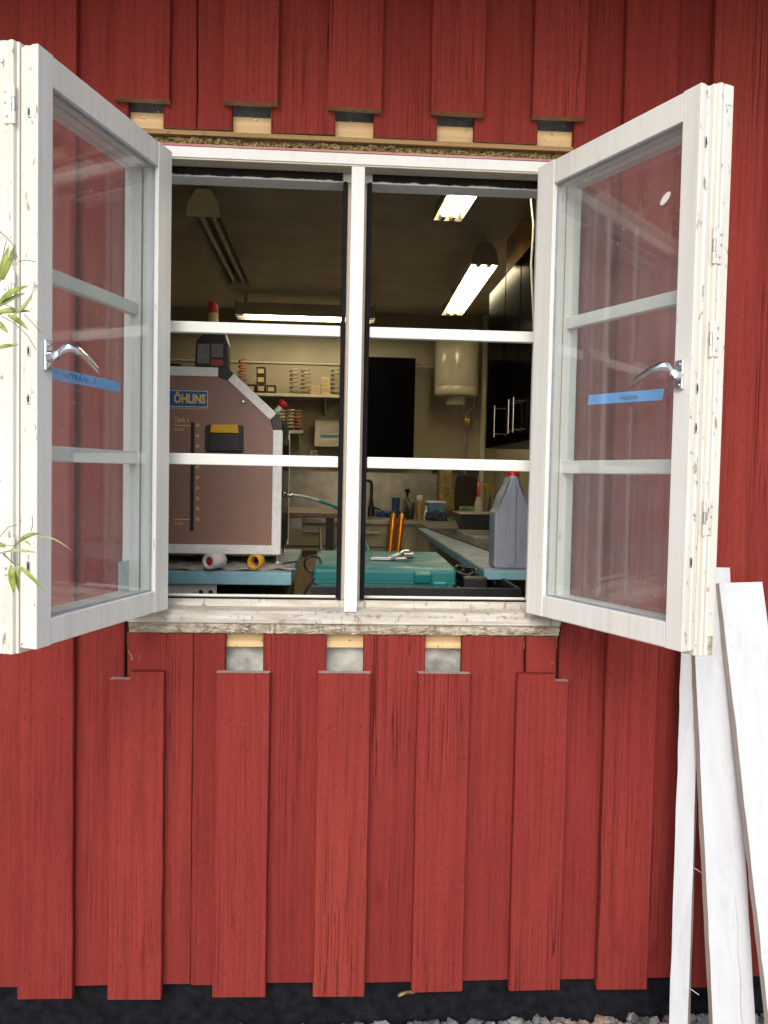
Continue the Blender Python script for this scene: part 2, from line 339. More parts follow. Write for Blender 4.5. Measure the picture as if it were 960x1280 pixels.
nail_me = None
for i, (a, b) in enumerate(BAT):
    for z in (.055+.01*(i % 3), .62+.02*(i % 2), 1.3, 2.12+.02*(i % 2)):
        if 2 <= i <= 6 and z == 1.3: continue
        for dx in (.028, -.026):
            xx = (a if dx > 0 else b)+dx+random.uniform(-.004, .004)
            if nail_me is None: nail_me = MB().lathe([(.0030,0),(.0028,.0012),(.0014,.0018)], (0,0,0), 8, 0, Matrix.Rotation(R(90), 4, 'X')).build('nail_head', M_NAIL, B).data; bpy.data.objects.remove(bpy.data.objects['nail_head'])
            o_ = link('nail_head', nail_me, B); o_.location = (xx, -.0218, z+random.uniform(-.006, .006))
UB, UT, UTB = .016, 1.953, .8315
for i in range(len(BAT)-1):
    x0 = (BAT[i][0]+BAT[i][1])/2+.0425; x1 = (BAT[i+1][0]+BAT[i+1][1])/2-.0425
    if i == 1: x1 = PY(155.5, 815, 0).x
    if i == 6: x0 = PY(699.5, 815, 0).x
    if i == 2:
        xj = PY(246, 140, 0).x; xb = PY(242, 820, 0).x
        for lo, hi in ((x0, xj-.0014), (xj+.0014, x1)): board('board', lo, hi, UT, TOPZ, 0, .0215, [M_RED, M_END])
        for lo, hi in ((x0, xb-.0007), (xb+.0007, x1)): board('board', lo, hi, UB+random.uniform(-.003, .003), UTB, 0, .0215, [M_RED, M_END])
    elif 2 <= i <= 5:
        board('board', x0, x1, UT, TOPZ, 0, .0215, [M_RED, M_END])
        board('board', x0, x1, UB+random.uniform(-.003, .003), UTB, 0, .0215, [M_RED, M_END])
    else: board('board', x0, x1, UB+random.uniform(-.003, .003), TOPZ, 0, .0215, [M_RED, M_END])
# narrow filler boards beneath the cut corner battens, scuffed
M_SCUFF = old_white('scuffed_red_paint', (.225,.029,.024), (.24,.036,.030), .5, .5, 0)
M_SCUFF.node_tree.nodes['Principled BSDF'].inputs['Specular IOR Level'].default_value = .08
ntx = M_SCUFF.node_tree; bx = ntx.nodes['Principled BSDF']; old = bx.inputs['Base Color'].links[0].from_socket
vx, _ = coords(ntx, (22, 22, 16)); nx = noise(ntx, vx, 1, 5, .6, .6)
ntx.links.new(mix(ntx, old, (.62,.50,.45), ramp(ntx, nx, [(.63, 0.0), (.67, .85)])), bx.inputs['Base Color'])
for u0, u1 in ((159, 201), (658, 696)):
    board('board', PY(u0, 815, 0).x, PY(u1, 815, 0).x, UB, UTB, .001, .0205, [M_SCUFF, M_END])
# horizontal laths, insulation, wind paper
MB().box((-.545, .023, 1.938), (.535, .046, 1.993)).build('lath', M_RAW, B, .0015)
MB().box((-.545, .023, .7965), (.535, .046, .8305)).build('lath', M_RAW, B, .0015)
MB().box((-.50, .004, 1.941), (.495, .0225, 1.9515)).build('lath', M_RAWD, B, .001)
sh = MB()
for a, b in (((-1.3,.050,.0),(-.505,.075,2.47)), ((.50,.050,.0),(1.3,.075,2.47)), ((-.505,.050,1.955),(.50,.075,2.47)), ((-.505,.050,.0),(.50,.075,.831))): sh.box(a, b)
sh.build('wind_barrier', M_GREY, B)
from mathutils import noise as MN
def rough_strip(x0, x1, zfun, nxs, nzs, yfun):
    vs = []; fs = []
    for i in range(nxs+1):
        x = x0+(x1-x0)*i/nxs
        for j in range(nzs+1): z = zfun(x, j/nzs); vs.append((x, yfun(x, z, j/nzs), z))
    for i in range(nxs):
        for j in range(nzs): q = i*(nzs+1)+j; fs.append((q, q+nzs+1, q+nzs+2, q+1))
    return vs, fs
def wy(x, z, t):
    n1 = MN.noise((x*26, z*60, 1.3)); n2 = MN.noise((x*90, z*190, 5.1)); n3 = MN.noise((x*260, z*420, 2.2))
    return .016-.011*n1-.006*n2-.003*n3+(.012 if t in (0, 1) else 0)
vs, fs = rough_strip(-.50, .495, lambda x, t: 1.9165+.0245*t+.002*MN.noise((x*40, t*3, 0)), 900, 12, wy)
wl = MB().add(vs, fs); wl.box((-.5, .034, 1.915), (.495, .0495, 1.938))
wo = wl.build('insulation', M_WOOL, B); wo['kind'] = 'stuff'
st = MB()
for k in range(60):          # loose fibres
    x = random.uniform(-.48, .48); p = Vector((x, random.uniform(-.003, .015), 1.93+random.uniform(-.008, .01)))
    d = Vector((random.uniform(-.012, .012), random.uniform(-.008, .002), random.uniform(-.014, .012)))
    st.tube([p, p+d*.5+Vector((0, -.003, 0)), p+d], .0004, 3, caps=False)
so_ = st.build('fibre', M_WOOL, B); so_['kind'] = 'stuff'
# core wall with the opening (room side), eaves and plinth
cw = MB()
for a, b in (((-2.2,.08,-.1),(-.54,.19,2.56)), ((.54,.08,-.1),(1.3,.19,2.56)), ((-.54,.08,1.97),(.54,.19,2.56)), ((-.54,.08,-.1),(.54,.19,.825))): cw.box(a, b)
cw.build('inner_wall', M_WALLIN, B)
MB().prism([(.031,-.115),(.031,.03),(.045,.03),(.06,-.115)], 'x', -1.6, 1.6).build('plinth', M_BLACKM, B)
M_SOFF = simple('soffit_paint', (.30,.28,.26), .8)
MB().prism([(-.72,2.52),(.6,2.56),(.6,2.80),(-.72,2.60)], 'x', -2.4, 2.4).build('eaves_soffit', M_SOFF, B)  # unseen eaves and fascia, overhang and height shaped to shade the upper wall
MB().box((-2.4,-.745,2.46),(2.4,-.7205,2.63)).build('fascia', M_RED, B)
MB().box((-2.4,.0,2.4725),(2.4,.078,2.56)).build('top_plate', M_RED, B)
# old nails and screws left in the cut zone
for (u, v, y) in ((180,147,.023),(198,140,.023),(320,150,.023),(438,152,.023),(575,152,.023),(690,168,.023),(705,158,.023),(327,800,.023),(437,800,.023)):
    p = PY(u, v, y); MB().lathe([(.0026,0),(.0026,.0015),(.0012,.002)], (0,0,0), 8, 0, Matrix.Translation((p.x, y-.0002, p.z)) @ Matrix.Rotation(R(90), 4, 'X')).build('nail_head', M_STEEL, B)

# room shell
RX0, RX1, RYB, CEZ = -2.1, 1.22, 4.6, 2.47
MB().box((RX0-.1,.19,-.1),(RX1+.1,RYB+.1,-.02)).build('floor', M_FLOOR, B)
MB().box((RX0-.1,.19,CEZ),(RX1+.1,RYB+.1,CEZ+.1)).build('ceiling', M_CEIL, B)
MB().box((RX0-.1,RYB,-.02),(RX1+.1,RYB+.1,CEZ)).build('back_wall', M_WALLIN, B)
MB().box((RX0-.1,.19,-.02),(RX0,RYB,CEZ)).build('side_wall', M_WALLIN, B)
MB().box((RX1,.19,-.02),(RX1+.1,RYB,CEZ)).build('side_wall', M_WALLIN, B)

# ------------------------------------------------------------------ window frame
W = thing('window_frame', 'white worn timber window frame with central mullion and flaking sill', 'window frame', (0, 0, .832))
def wf(mb_, name, mat, bevel=.0015): 
    mb_.v = [(x, y, z-.832) for x, y, z in mb_.v]; return mb_.build(name, mat, W, bevel)
JL, JR, MC = -.482, .476, .003
wf(MB().box((-.492,-.002,1.890),(.486,.05,1.914)), 'head', [M_WFRAME])
wf(MB().box((-.493,-.004,1.9142),(.487,.045,1.9185)), 'head_top_edge', M_REDEDGE, 0)
wf(MB().box((-.489,.0005,1.8862),(.483,.0498,1.8898)), 'head_rebate', M_WBEIGE, .0008)
wf(MB().box((-.489,.0505,1.867),(.483,.108,1.914)), 'head_inner_lip', M_WFRAME)
wf(MB().box((-.492,-.002,.886),(-.452,.05,1.8895)), 'jamb', M_WFRAME)
wf(MB().box((.446,-.002,.886),(.486,.05,1.8895)), 'jamb', M_WFRAME)
wf(MB().box((-.489,.0505,.903),(-.435,.094,1.8705)), 'jamb_inner_lip', M_WFRAME)
wf(MB().box((.429,.0505,.903),(.483,.094,1.8705)), 'jamb_inner_lip', M_WFRAME)
wf(MB().box((MC-.015,-.001,.884),(MC+.015,.055,1.886)), 'mullion', M_WFRAME)
wf(MB().box((MC-.0225,.0555,.9035),(MC+.0225,.094,1.8708)), 'mullion_back', M_WBEIGE)
wf(MB().prism([(.10,.9025),(.052,.9028),(.05,.887),(.006,.8835),(-.010,.8745),(-.015,.869),(-.0145,.8585),(-.008,.8565),(-.008,.8555),(.10,.855)], 'x', -.494, .488), 'sill', M_SILL, .0012)
# black seals round the two lights
sx = MB()
for a, b in ((-.434, MC-.034), (MC+.034, .428)):
    n = 70; vs = []; fs = []
    rr = random.Random(int(a*1000))
    zo = 0
    for k in range(n+1):
        zo = .6*zo+rr.uniform(-.0014, .0014); x = a+(b-a)*k/n
        vs += [(x,.0435,1.8885),(x,.0435+abs(zo)*.5,1.8712+zo*.9),(x,.0502,1.8712+zo),(x,.0502,1.8885)]
    for k in range(n):
        for q in range(4): fs.append((k*4+q, k*4+(q+1) % 4, k*4+4+(q+1) % 4, k*4+4+q))
    s1 = MB().add(vs, fs); wf(s1, 'torn_seal', M_SEALB, 0)
for a, b in ((MC-.033, MC-.023), (MC+.023, MC+.033)):
    wf(MB().box((a,.044,.905),(b,.0755,1.868)), 'seal', M_SEAL, .002)
for a, b in ((-.434, MC-.034), (MC+.034, .428)):
    wf(MB().box((a,.053,.9031),(b,.062,.9062)), 'seal', M_SEAL, .001)
    wf(MB().box((a,.090,.9031),(b,.098,.908)), 'inner_sill_edge', M_BAR, .001)
for (x0, x1) in ((-.4345, MC-.0335), (MC+.0335, .4285)):
    for z0, z1 in ((1.5155, 1.5405), (1.2135, 1.2395)):
        wf(MB().box((x0,.048,z0),(x1,.068,z1)), 'glazing_bar', M_BAR, .002)
# flaking, crumbling underside of the sill: thin curled flakes over a rough strip
def fy_(x, z, t):
    n1 = MN.noise((x*22, z*70, 3.3)); n2 = MN.noise((x*75, z*160, 7.1)); n3 = MN.noise((x*300, z*500, 1.2))
    peel = .0022 if n1+.5*n2 > .12 else 0
    return -.0095+.006*(1-t)*(1-t)+peel+.0005*n3+.0012*n2
vs, fs = rough_strip(-.493, .487, lambda x, t: .8335+.0222*t+.0018*MN.noise((x*60, t*2, 9))*(1-t), 900, 9, fy_)
fl = MB().add(vs, fs)
for k in range(90):
    x = random.uniform(-.49, .485); z = random.uniform(.836, .854); y = -.0098; q = random.uniform(.0015, .0038)
    M = Matrix.Translation((x, y, z)) @ Matrix.Rotation(random.uniform(-.35, .35), 4, 'X') @ Matrix.Rotation(random.uniform(-.3, .3), 4, 'Z') @ Matrix.Rotation(random.uniform(-.4, .4), 4, 'Y')
    fl.add([(-q*1.9,0,-q*.4),(q*1.7,.0004,-q*.5),(q*2.0,-.0008,q*.4),(-q*1.5,.0003,q*.3),(0,.0010,0)], [(0,1,4),(1,2,4),(2,3,4),(3,0,4)], 1, False, M)
f_ = wf(fl, 'flaking_paint', [M_FLAKE, M_SILL], 0); f_['kind'] = 'stuff'
wf(MB().box((-.486,.0,.833),(.48,.09,.8545)), 'sill_core', M_RAWD, 0)

# ------------------------------------------------------------------ the two open casements
SW, SH = .457, .998; ZB = .8912
def casement(side):
    s = -1 if side == 'L' else 1
    ang = R(16.66) if side == 'L' else R(23.8)
    x = -.4021*(1 if side == 'L' else -1)
    rz = (math.pi/2-ang) if side == 'L' else (ang-math.pi/2)
    lab = {'L': 'open white double casement with worn edge behind the green willow leaves, blue tape numbered 2',
           'R': 'open white double casement beside the leaning white planks, oval spot on its glass'}[side]
    T = thing('casement', lab, 'window', (x, -.03, ZB), rz)
    def P(ss, t, z): return (s*ss, t, z)
    def bxp(mb_, s0, s1, t0, t1, z0, z1, mi=0): return mb_.box(P(s0, t0, z0), P(s1, t1, z1), mi)
    g = .0008
    # inner leaf t 0..036, outer leaf t .042...080
    # free stiles have a stepped, rebated edge that faces the camera
    def stile_free(poly, mat2, e=0):
        n = len(poly); m_ = MB().prism([(s*a, b) for a, b in poly], 'z', -e, SH+e)
        for i, f in enumerate(m_.f):
            ps = [m_.v[k] for k in f]; 
            if all(abs(p[0]) > SW-.014 for p in ps): m_.mi[i] = 1
        return m_.build('stile', mat2, T, .0012)
    stile_free([(.417,.0),(.457,.0),(.457,.0125),(.4545,.0135),(.4545,.021),(.4565,.0225),(.4555,.0275),(.4515,.0285),(.4515,.036),(.417,.036)], [M_WFACE, M_WEDGE])
    stile_free([(.413,.042),(.4475,.042),(.4475,.046),(.4555,.0475),(.457,.052),(.4545,.0605),(.4565,.062),(.4565,.0815),(.413,.0815)], [M_WFACE, M_WEDGE], .012)
    for (t0, t1, a) in ((0,.036,.0575), (.042,.0815,.054)):
        ex = 0 if t0 == 0 else .012
        bxp(MB(), 0, a, t0, t1, -ex, SH+ex).build('stile', M_WFACE, T, .0015)
        e = .417 if t0 == 0 else .413
        bxp(MB(), a+g, e-g, t0+.0006, t1, SH-.052 if t0 == 0 else SH-.05, SH-.0012+ex).build('rail', M_WFACE, T, .0015)
        bxp(MB(), a+g, e-g, t0+.0006, t1, .001-ex, .047 if t0 == 0 else .045).build('rail', M_WFACE, T, .0015)
    for z0, z1 in ((.3185, .3465), (.6375, .6635)):
        bxp(MB(), .0545, .4125, .0485, .068, z0, z1).build('glazing_bar', M_BAR, T, .002)
    # putty-lined glass: one big inner pane, three outer panes
    bxp(MB(), .0560, .4185, .0125, .0155, .0455, SH-.0505).build('pane', M_GLASS, T)
    for z0, z1 in ((.0455, .3180), (.3470, .6370), (.6640, SH-.0505)):
        bxp(MB(), .0525, .4145, .0605, .0630, z0, z1).build('pane', M_GLASS2, T)
    bd = MB()
    for (s0, s1, z0, z1) in ((.0578,.0618,.0475,.9455),(.4130,.4168,.0475,.9455)): bxp(bd, s0, s1, .0090, .0123, z0, z1)
    for (z0, z1) in ((.0473,.0505),(.9425,.9458)): bxp(bd, .062, .4128, .0090, .0123, z0, z1)
    bd.build('glass_bead', M_LEAD, T)
    # handle: back plate with screws, pivot, cranked lever
    hp = MB(); bxp(hp, .423, .4425, -.006, -.0002, .468, .521); h = hp.build('handle_plate', M_CHROME, T, .003, 3)
    for z in (.476, .513): MB().tube([P(.433,-.0085,z), P(.433,-.005,z)], .0035, 10).build('screw', M_STEEL, h)
    MB().tube([P(.433,-.003,.493), P(.434,-.016,.494), P(.436,-.020,.495)], [.0095,.009,.0085], 12).build('pivot', M_CHROME, h)
    path = [(.434,-.014,.494),(.438,-.024,.497),(.443,-.038,.503),(.444,-.047,.5055),(.438,-.053,.5055),(.422,-.056,.502),(.395,-.055,.492),(.362,-.052,.479)]
    wid = [.0065,.0075,.008,.008,.008,.0088,.0085,.007]; thk = [.0060,.0050,.0045,.0042,.0042,.004,.0038,.0032]
    lv = MB(); vs = []; fs = []
    for (a, t, z), w_, k_ in zip(path, wid, thk):      # flat oval lever section, wide in z
        for q in range(10):
            th = 2*math.pi*q/10; vs.append(P(a+math.sin(th)*k_*.6, t-math.sin(th)*k_, z+math.cos(th)*w_))
    for i in range(len(path)-1):
        for q in range(10): fs.append((i*10+q, i*10+(q+1) % 10, i*10+10+(q+1) % 10, i*10+10+q))
    lv.add(vs, fs, 0, True); lv.add(vs[:10], [tuple(range(10))]); lv.add(vs[-10:], [tuple(range(10))]); lv.build('handle_lever', M_CHROME, T)
    # hinges and catches on the free edge that couple the two leaves
    for zc in ((.905, .60, .155) if side == 'L' else (.665+.06, .49+.07, .24)):
        hg = MB(); bxp(hg, .4540, .4585, .049, .0645, zc-.032, zc+.032); hh = hg.build('hinge', M_WEDGE, T, .002)
        for k in range(3): MB().tube([P(.4560,.0465,zc-.032+k*.0215), P(.4560,.0465,zc-.0115+k*.0215)], .0034, 8).build('knuckle', M_WEDGE if k != 1 else M_STEEL, hh)
        for k in (-.02, .002, .02): MB().tube([P(.4575,.0575+.003*(k > 0),zc+k), P(.4592,.0575+.003*(k > 0),zc+k)], .0022, 8).build('screw', M_STEEL, hh)
    for zc in ((.89, .50, .42, .14) if side == 'L' else (.90, .47, .40, .16)):
        kp = MB(); bxp(kp, .4535, .4560, .0140, .0205, zc-.009, zc+.009); k = kp.build('keep_plate', M_STEEL, T, .001)
        bxp(MB(), .4558, .4564, .0160, .0190, zc-.005, zc+.005).build('slot', M_BLK, k)
    pc = MB(); bxp(pc, .4560, .4580, .066, .077, SH-.024, SH+.011); pc.build('corner_strip', M_WFRAME, T, .001)
    pc = MB(); bxp(pc, .4560, .4580, .066, .077, -.011, .024); pc.build('corner_strip', M_WFRAME if side == 'L' else M_FLAKE, T, .001)
    # blue tape with handwriting on the back of the inner pane
    tp = MB(); tt = .0160
    c = [(.412,.460),(.412,.4812),(.1768,.4805),(.1762,.4608)] if side == 'L' else [(.1690,.4610),(.1723,.4808),(.3795,.4765),(.3762,.4555)]
    tp.add([P(a, tt, z) for a, z in c]+[P(a, tt+.0004, z) for a, z in c], [(0,1,2,3),(7,6,5,4),(0,4,5,1),(1,5,6,2),(2,6,7,3),(3,7,4,0)])
    to = tp.build('tape_strip', M_TAPE, T); to['label'] = 'blue masking tape with handwriting'
    if side == 'L': M = Matrix.Translation((-.362, tt-.0003, .4665)) @ Matrix.Rotation(R(-.4), 4, 'Y') @ FRONT; text('handwriting', 'nTTRÅÄs   2', .0135, M_INK, M, to, .0001, .098, .25)
    else: M = Matrix.Translation((.262, tt-.0003, .4635)) @ Matrix.Rotation(R(1.2), 4, 'Y') @ FRONT; text('handwriting', 'HÄSSON', .011, M_INK, M, to, .0001, .050, .25)
    if side == 'R':
        ov = MB(); vs = [P(.370+.0135*math.cos(q*.3927)*.9, .0119, .826+.0085*math.sin(q*.3927)+.006*math.cos(q*.3927)) for q in range(16)]
        ov.add(vs+[(a, b+.0005, c_) for a, b, c_ in vs], [tuple(range(16)), tuple(range(31, 15, -1))]+[(i, (i+1) % 16, (i+1) % 16+16, i+16) for i in range(16)]); ov.build('sticker', M_WHITEP, T)
    else:
        bxp(MB(), .0640, .105, .0590, .0600, .0460, .112).build('plastic_patch', simple('pale_patch', (.58,.64,.60), .4), T)
    return T
casement('L'); casement('R')

# ------------------------------------------------------------------ white planks leaning on the wall
def plank(name, label, T, Bm, width, th, nails=(), roll=0, group='white planks leaning against the wall'):
    T = Vector(T); Bm = Vector(Bm); d = (T-Bm).normalized()
    k = (-.115-Bm.z)/d.z; Bt = Bm+d*k; L = (T-Bt).length
    wv = Vector((1, 0, 0)); wv = (wv-d*wv.dot(d)).normalized(); nv = wv.cross(d)      # nv points away from the viewer (+y)
    if nv.y < 0: nv = -nv
    wv = (wv*math.cos(roll)+nv*math.sin(roll)); nv = d.cross(wv); nv = nv if nv.y > 0 else -nv
    o = thing(name, label, 'plank', Bt, 0, group); n = 26; vs = []; fs = []; rnd = random.Random(int(T.x*1e4))
    for i in range(n+1):
        p = d*(L*i/n); j = [rnd.gauss(0, .0006) for _ in range(4)]
        for a, b, q in ((-width/2+j[0], 0, 0), (width/2+j[1], 0, 0), (width/2+j[2], th, 0), (-width/2+j[3], th, 0)): vs.append(p+wv*a+nv*b)
    m_ = MB()
    for i in range(n):
        for q in range(4): m_.add([], []); fs.append((i*4+q, i*4+(q+1) % 4, i*4+4+(q+1) % 4, i*4+4+q))
    m_.add(vs, fs); m_.mi = [0 if i % 4 == 0 else 1 for i in range(len(fs))]
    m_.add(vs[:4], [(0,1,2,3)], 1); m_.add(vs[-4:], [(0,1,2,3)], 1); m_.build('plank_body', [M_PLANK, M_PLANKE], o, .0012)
    if 'crack' in label:
        cp_ = [d*(L*(.02+.36*k/14))+wv*(width*(.18+.02*math.sin(k*1.7)+.012*k/14))-nv*.0002 for k in range(15)]
        MB().tube(cp_, [.0009*(1-k/15)+.0002 for k in range(15)], 4).build('crack', M_PLANKE, o)
    for (t, sgn, l) in nails:
        p = d*(L*t)+wv*(sgn*width/2)+nv*th*.6
        MB().tube([p-wv*sgn*.004, p+wv*sgn*l+d*(-.009)], .0010, 6).build('nail', M_STEEL, o)
    return o
plank('plank', 'narrow white batten leaning on the red wall beside two wider planks', PY(868, 700, -.036)+Vector((-.004, 0, .02)), PY(848, 1280, -.17), .040, .022, ((.18, 1, .018), (.40, 1, .016)), -R(36))
plank('plank', 'white painted plank with a long crack, between narrow batten and front plank', PY(888, 709, -.046), PY(918, 1280, -.24), .094, .02, ((.5, 1, .01),), .06)
plank('plank', 'broad white plank leaning in front of the cracked one', PY(926, 728, -.072), PY(992, 1280, -.30), .099, .022, (), -.05)

# ------------------------------------------------------------------ willow shrub reaching in from the side
S = thing('willow_shrub', 'slim green willow twigs reaching across the worn casement edge', 'shrub', (-1.02, -.62, -.115))
IS = Matrix.Translation((1.02, .62, .115))
YS = -.60
main = [(-1.02,-.62,-.115),(-1.0,-.63,.4),(-.93,-.62,.9),(-.86,-.60,1.3),(-.80,-.58,1.7),(-.78,-.58,2.0)]
MB().tube([IS @ Vector(p) for p in main], [.011,.010,.008,.0065,.005,.003], 8).build('stem', M_TWIG, S)
def twig(pts, r): MB().tube([IS @ Vector(p) for p in pts], [r*(1-.7*i/(len(pts)-1)) for i in range(len(pts))], 6).build('twig', M_TWIG, S)
def leaf(p0, p1, wd, bend=.0, mat=None, tilt=None, name='leaf'):
    p0 = Vector(p0); p1 = Vector(p1); d = p1-p0; L = d.length; d.normalize()
    up = Vector((random.uniform(-.3, .3), -1, random.uniform(-.2, .5))) if tilt is None else Vector(tilt)
    sd = d.cross(up).normalized(); nr = sd.cross(d).normalized(); vs = []; fs = []; n = 9
    for i in range(n+1):
        t = i/n; wq = wd*(math.sin(math.pi*min(1, t*.93+.04))**.8)*(1-.35*t); c = p0+d*(L*t)+Vector((0, 0, 1))*(bend*L*math.sin(math.pi*t))+nr*(.02*L*math.sin(6*t))
        vs += [c-sd*wq+nr*wq*.35, c, c+sd*wq+nr*wq*.35]
    for i in range(n):
        for q in (0, 1): fs.append((i*3+q, i*3+q+1, i*3+4+q, i*3+3+q))
    m_ = MB().add([IS @ v for v in vs], fs, 0, True); o = m_.build(name, mat or (M_LEAF if random.random() < .75 else M_LEAF2), S)
    sl = o.modifiers.new('thick', 'SOLIDIFY'); sl.thickness = .0003; return o
def Q(u, v, dy=0): return PY(u, v, YS+dy)
twig([(-.86,-.60,1.28), Q(-40,420), Q(-2,394), Q(6,390)], .0022); twig([(-.88,-.61,1.2), Q(-45,400,.02), Q(-5,360,.02), Q(3,345,.02)], .002)
twig([Q(-2,345,.02), Q(8,300,.01), Q(0,288,.01)], .0008)
for a, b, wd, bend, mt in (
    ((0,352),(11,307),.006,.05,M_LEAF), ((3,350),(19,305),.0058,-.06,M_LEAF), ((-4,382),(36,357),.0055,.10,M_LEAF), ((-2,384),(31,366),.0045,.04,M_LEAF2),
    ((20,391),(41,366),.004,-.12,M_LEAF2), ((-8,392),(38,389),.0055,.05,M_LEAF), ((10,394),(35,412),.0055,.08,M_LEAF), ((-6,400),(10,416),.0055,.02,M_LEAF), ((-10,438),(23,431),.004,.05,M_LEAF), ((-14,360),(-2,325),.006,0,M_LEAF)):
    leaf(Q(*a), Q(*b, random.uniform(-.01, .01)), wd*.88, bend, mt)
for pts in ([(2,395),(18,404),(35,420),(45,437)], [(5,380),(16,385),(20,388)], [(30,393),(42,405),(51,416)], [(22,327),(32,325),(45,327)], [(0,290),(8,296),(18,308)]):
    MB().tube([IS @ Q(*p) for p in pts], .0006, 5).build('tendril', M_TWIG, S)
twig([(-.93,-.62,.93), Q(-50,700), Q(-10,693), Q(2,691), Q(8,692)], .002); twig([Q(4,692), Q(14,702), Q(22,709)], .0013)
for a, b, wd, bend, mt in (
    ((20,681),(50,667),.0050,.14,M_LEAF), ((-8,682),(7,684),.006,.12,M_LEAF), ((6,690),(46,690.5),.0032,.05,M_LEAF2), ((31,676),(40,684),.0025,.12,M_LEAF2),
    ((14,706),(17,741),.0068,0,M_LEAF), ((21,707),(24,741),.0058,0,M_LEAF2), ((22,705),(55,739),.0042,.04,M_LEAF), ((43,671),(90,689),.0016,.13,M_LEAF2)):
    leaf(Q(*a), Q(*b, random.uniform(-.008, .008)), wd*.88, bend, mt, (0, -1, .1) if a[1] > 700 else None)
for pts in ([(8,682),(18,682),(22,678)], [(0,671),(10,659),(22,656)], [(39,664),(41,655),(40,645)], [(4,690),(14,688),(22,678)]):
    MB().tube([IS @ Q(*p) for p in pts], .0006, 5).build('tendril', M_TWIG, S)
for k in range(46):           # more foliage beside the picture
    i = random.randrange(1, 5); t = random.random(); p = Vector(main[i])*(1-t)+Vector(main[i+1])*t
    q = p+Vector((random.uniform(-.13, .02), random.uniform(-.12, .10), random.uniform(-.05, .10)))
    leaf(p+(q-p)*.2, q, .0055, .05)
# ================================================================== things inside
def lamp(name, label, near, far, width, lit, zb, rot_end=True, front='plate'):
    """trough fluorescent fitting; near/far = points on its open underside, width in m"""
    near = Vector(near); far = Vector(far); d = (far-near); L = d.length; d.normalize(); sd = Vector((-d.y, d.x, 0)); up = Vector((0,0,1))
    o = thing(name, label, 'lamp', (near.x, near.y, zb), 0, 'fluorescent fittings on the ceiling'); h = CEZ-zb; hw = width/2
    I = Matrix.Translation((-near.x, -near.y, -zb))
    def P(a, b, c): return I @ (Vector((near.x, near.y, zb))+d*a+sd*b+up*c)
    body = MB()      # sloping sides of the trough and a spine up to the ceiling
    th = .003
    prof = [(-hw,0),(-hw*.45,h*.55),(-hw*.3,h*.62),(hw*.3,h*.62),(hw*.45,h*.55),(hw,0),(hw-th,0),(hw*.45-th,h*.52),(hw*.3,h*.58),(-hw*.3,h*.58),(-hw*.45+th,h*.52),(-hw+th,0)]
    n = len(prof)
    vs = [P(0, a, b) for a, b in prof]+[P(L, a, b) for a, b in prof]
    body.add(vs, [(i, (i+1) % n, (i+1) % n+n, i+n) for i in range(n)])
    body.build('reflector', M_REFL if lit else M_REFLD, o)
    for a in (0, L):
        e = MB(); pl = [(-hw,0),(-hw*.86,h*.42),(-hw*.4,h*.74),(hw*.4,h*.74),(hw*.86,h*.42),(hw,0)]
        s0, s1 = (-.004, 0) if a == 0 else (0, .004)
        vs = [P(a+s0, x, z) for x, z in pl]+[P(a+s1, x, z) for x, z in pl]; m_ = len(pl)
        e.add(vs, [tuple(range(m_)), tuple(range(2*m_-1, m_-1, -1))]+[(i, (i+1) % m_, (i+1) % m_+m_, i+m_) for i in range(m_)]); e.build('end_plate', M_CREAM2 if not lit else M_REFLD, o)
    for a in (.06, L-.06): MB().tube([P(a, 0, h*.6), P(a, 0, h)], .014, 10).build('hanger', M_CREAMP, o)
    zt__ = .014 if lit else .035
    for b in (-hw*.36, hw*.36):
        MB().tube([P(.06, b, zt__), P(L-.06, b, zt__)], .013, 12).build('tube', M_TUBE if lit else M_TUBEOFF, o)
        for a in (.03, L-.03): MB().tube([P(a-.028, b, zt__), P(a+.028, b, zt__)], .016, 10).build('socket', M_WHITEP, o)
    return o
ZL = 2.31
n0, f0 = PZ(254, 271, ZL), PZ(299, 360, ZL); lamp('ceiling_lamp', 'unlit fluorescent fitting with cream end plate', n0, f0, .150, False, ZL)
n0, f0 = PZ(606, 331, ZL), PZ(565, 394, ZL); lamp('ceiling_lamp', 'lit fluorescent fitting with a dark end plate, next to the cardboard box', n0, f0, .145, True, ZL)
f0 = PZ(559, 276, ZL); n0 = Vector((f0.x+.06, .48, ZL)); lamp('ceiling_lamp', 'lit fluorescent fitting closest to the window head', n0, f0, .125, True, ZL)
a0, a1 = PZ(296, 396, ZL), PZ(468, 399, ZL); lamp('ceiling_lamp', 'lit fluorescent fitting running along the back wall above the shelf', a0, Vector((a1.x, a0.y, ZL)), .20, True, ZL)

# ---- left bench
BZ = .90; fy = .64; bxr = PZ(365, 713, BZ).x
T = thing('workbench', 'pale blue edged workbench carrying the brown cabinet', 'workbench', (-1.0, fy, 0))
IT = inv(T)
MB().box((-1.75, fy, BZ-.042), (bxr, 1.42, BZ-.0025), 0, IT).build('edge_core', M_BENCH, T, .003)
MB().box((-1.75, fy+.002, BZ-.0025), (bxr-.002, 1.418, BZ), 0, IT).build('top', M_BENCHT, T, .001)
MB().box((-.78, fy+.03, 0), (-.735, fy+.09, BZ-.043), 0, IT)
for x in (-.60, -1.6):
    for y in (fy+.05, 1.36): MB().box((x-.022, y-.022, -.02), (x+.022, y+.022, BZ-.0425), 0, IT).build('leg', M_WHITEP, T, .003)
p0, p1 = PY(242, 734, fy+.04), PY(271, 743, fy+.04)
br = MB().box((-.577, fy+.035, BZ-.095), (p1.x, fy+.040, BZ-.0425), 0, IT).build('bracket', M_WHITEP, T, .001)
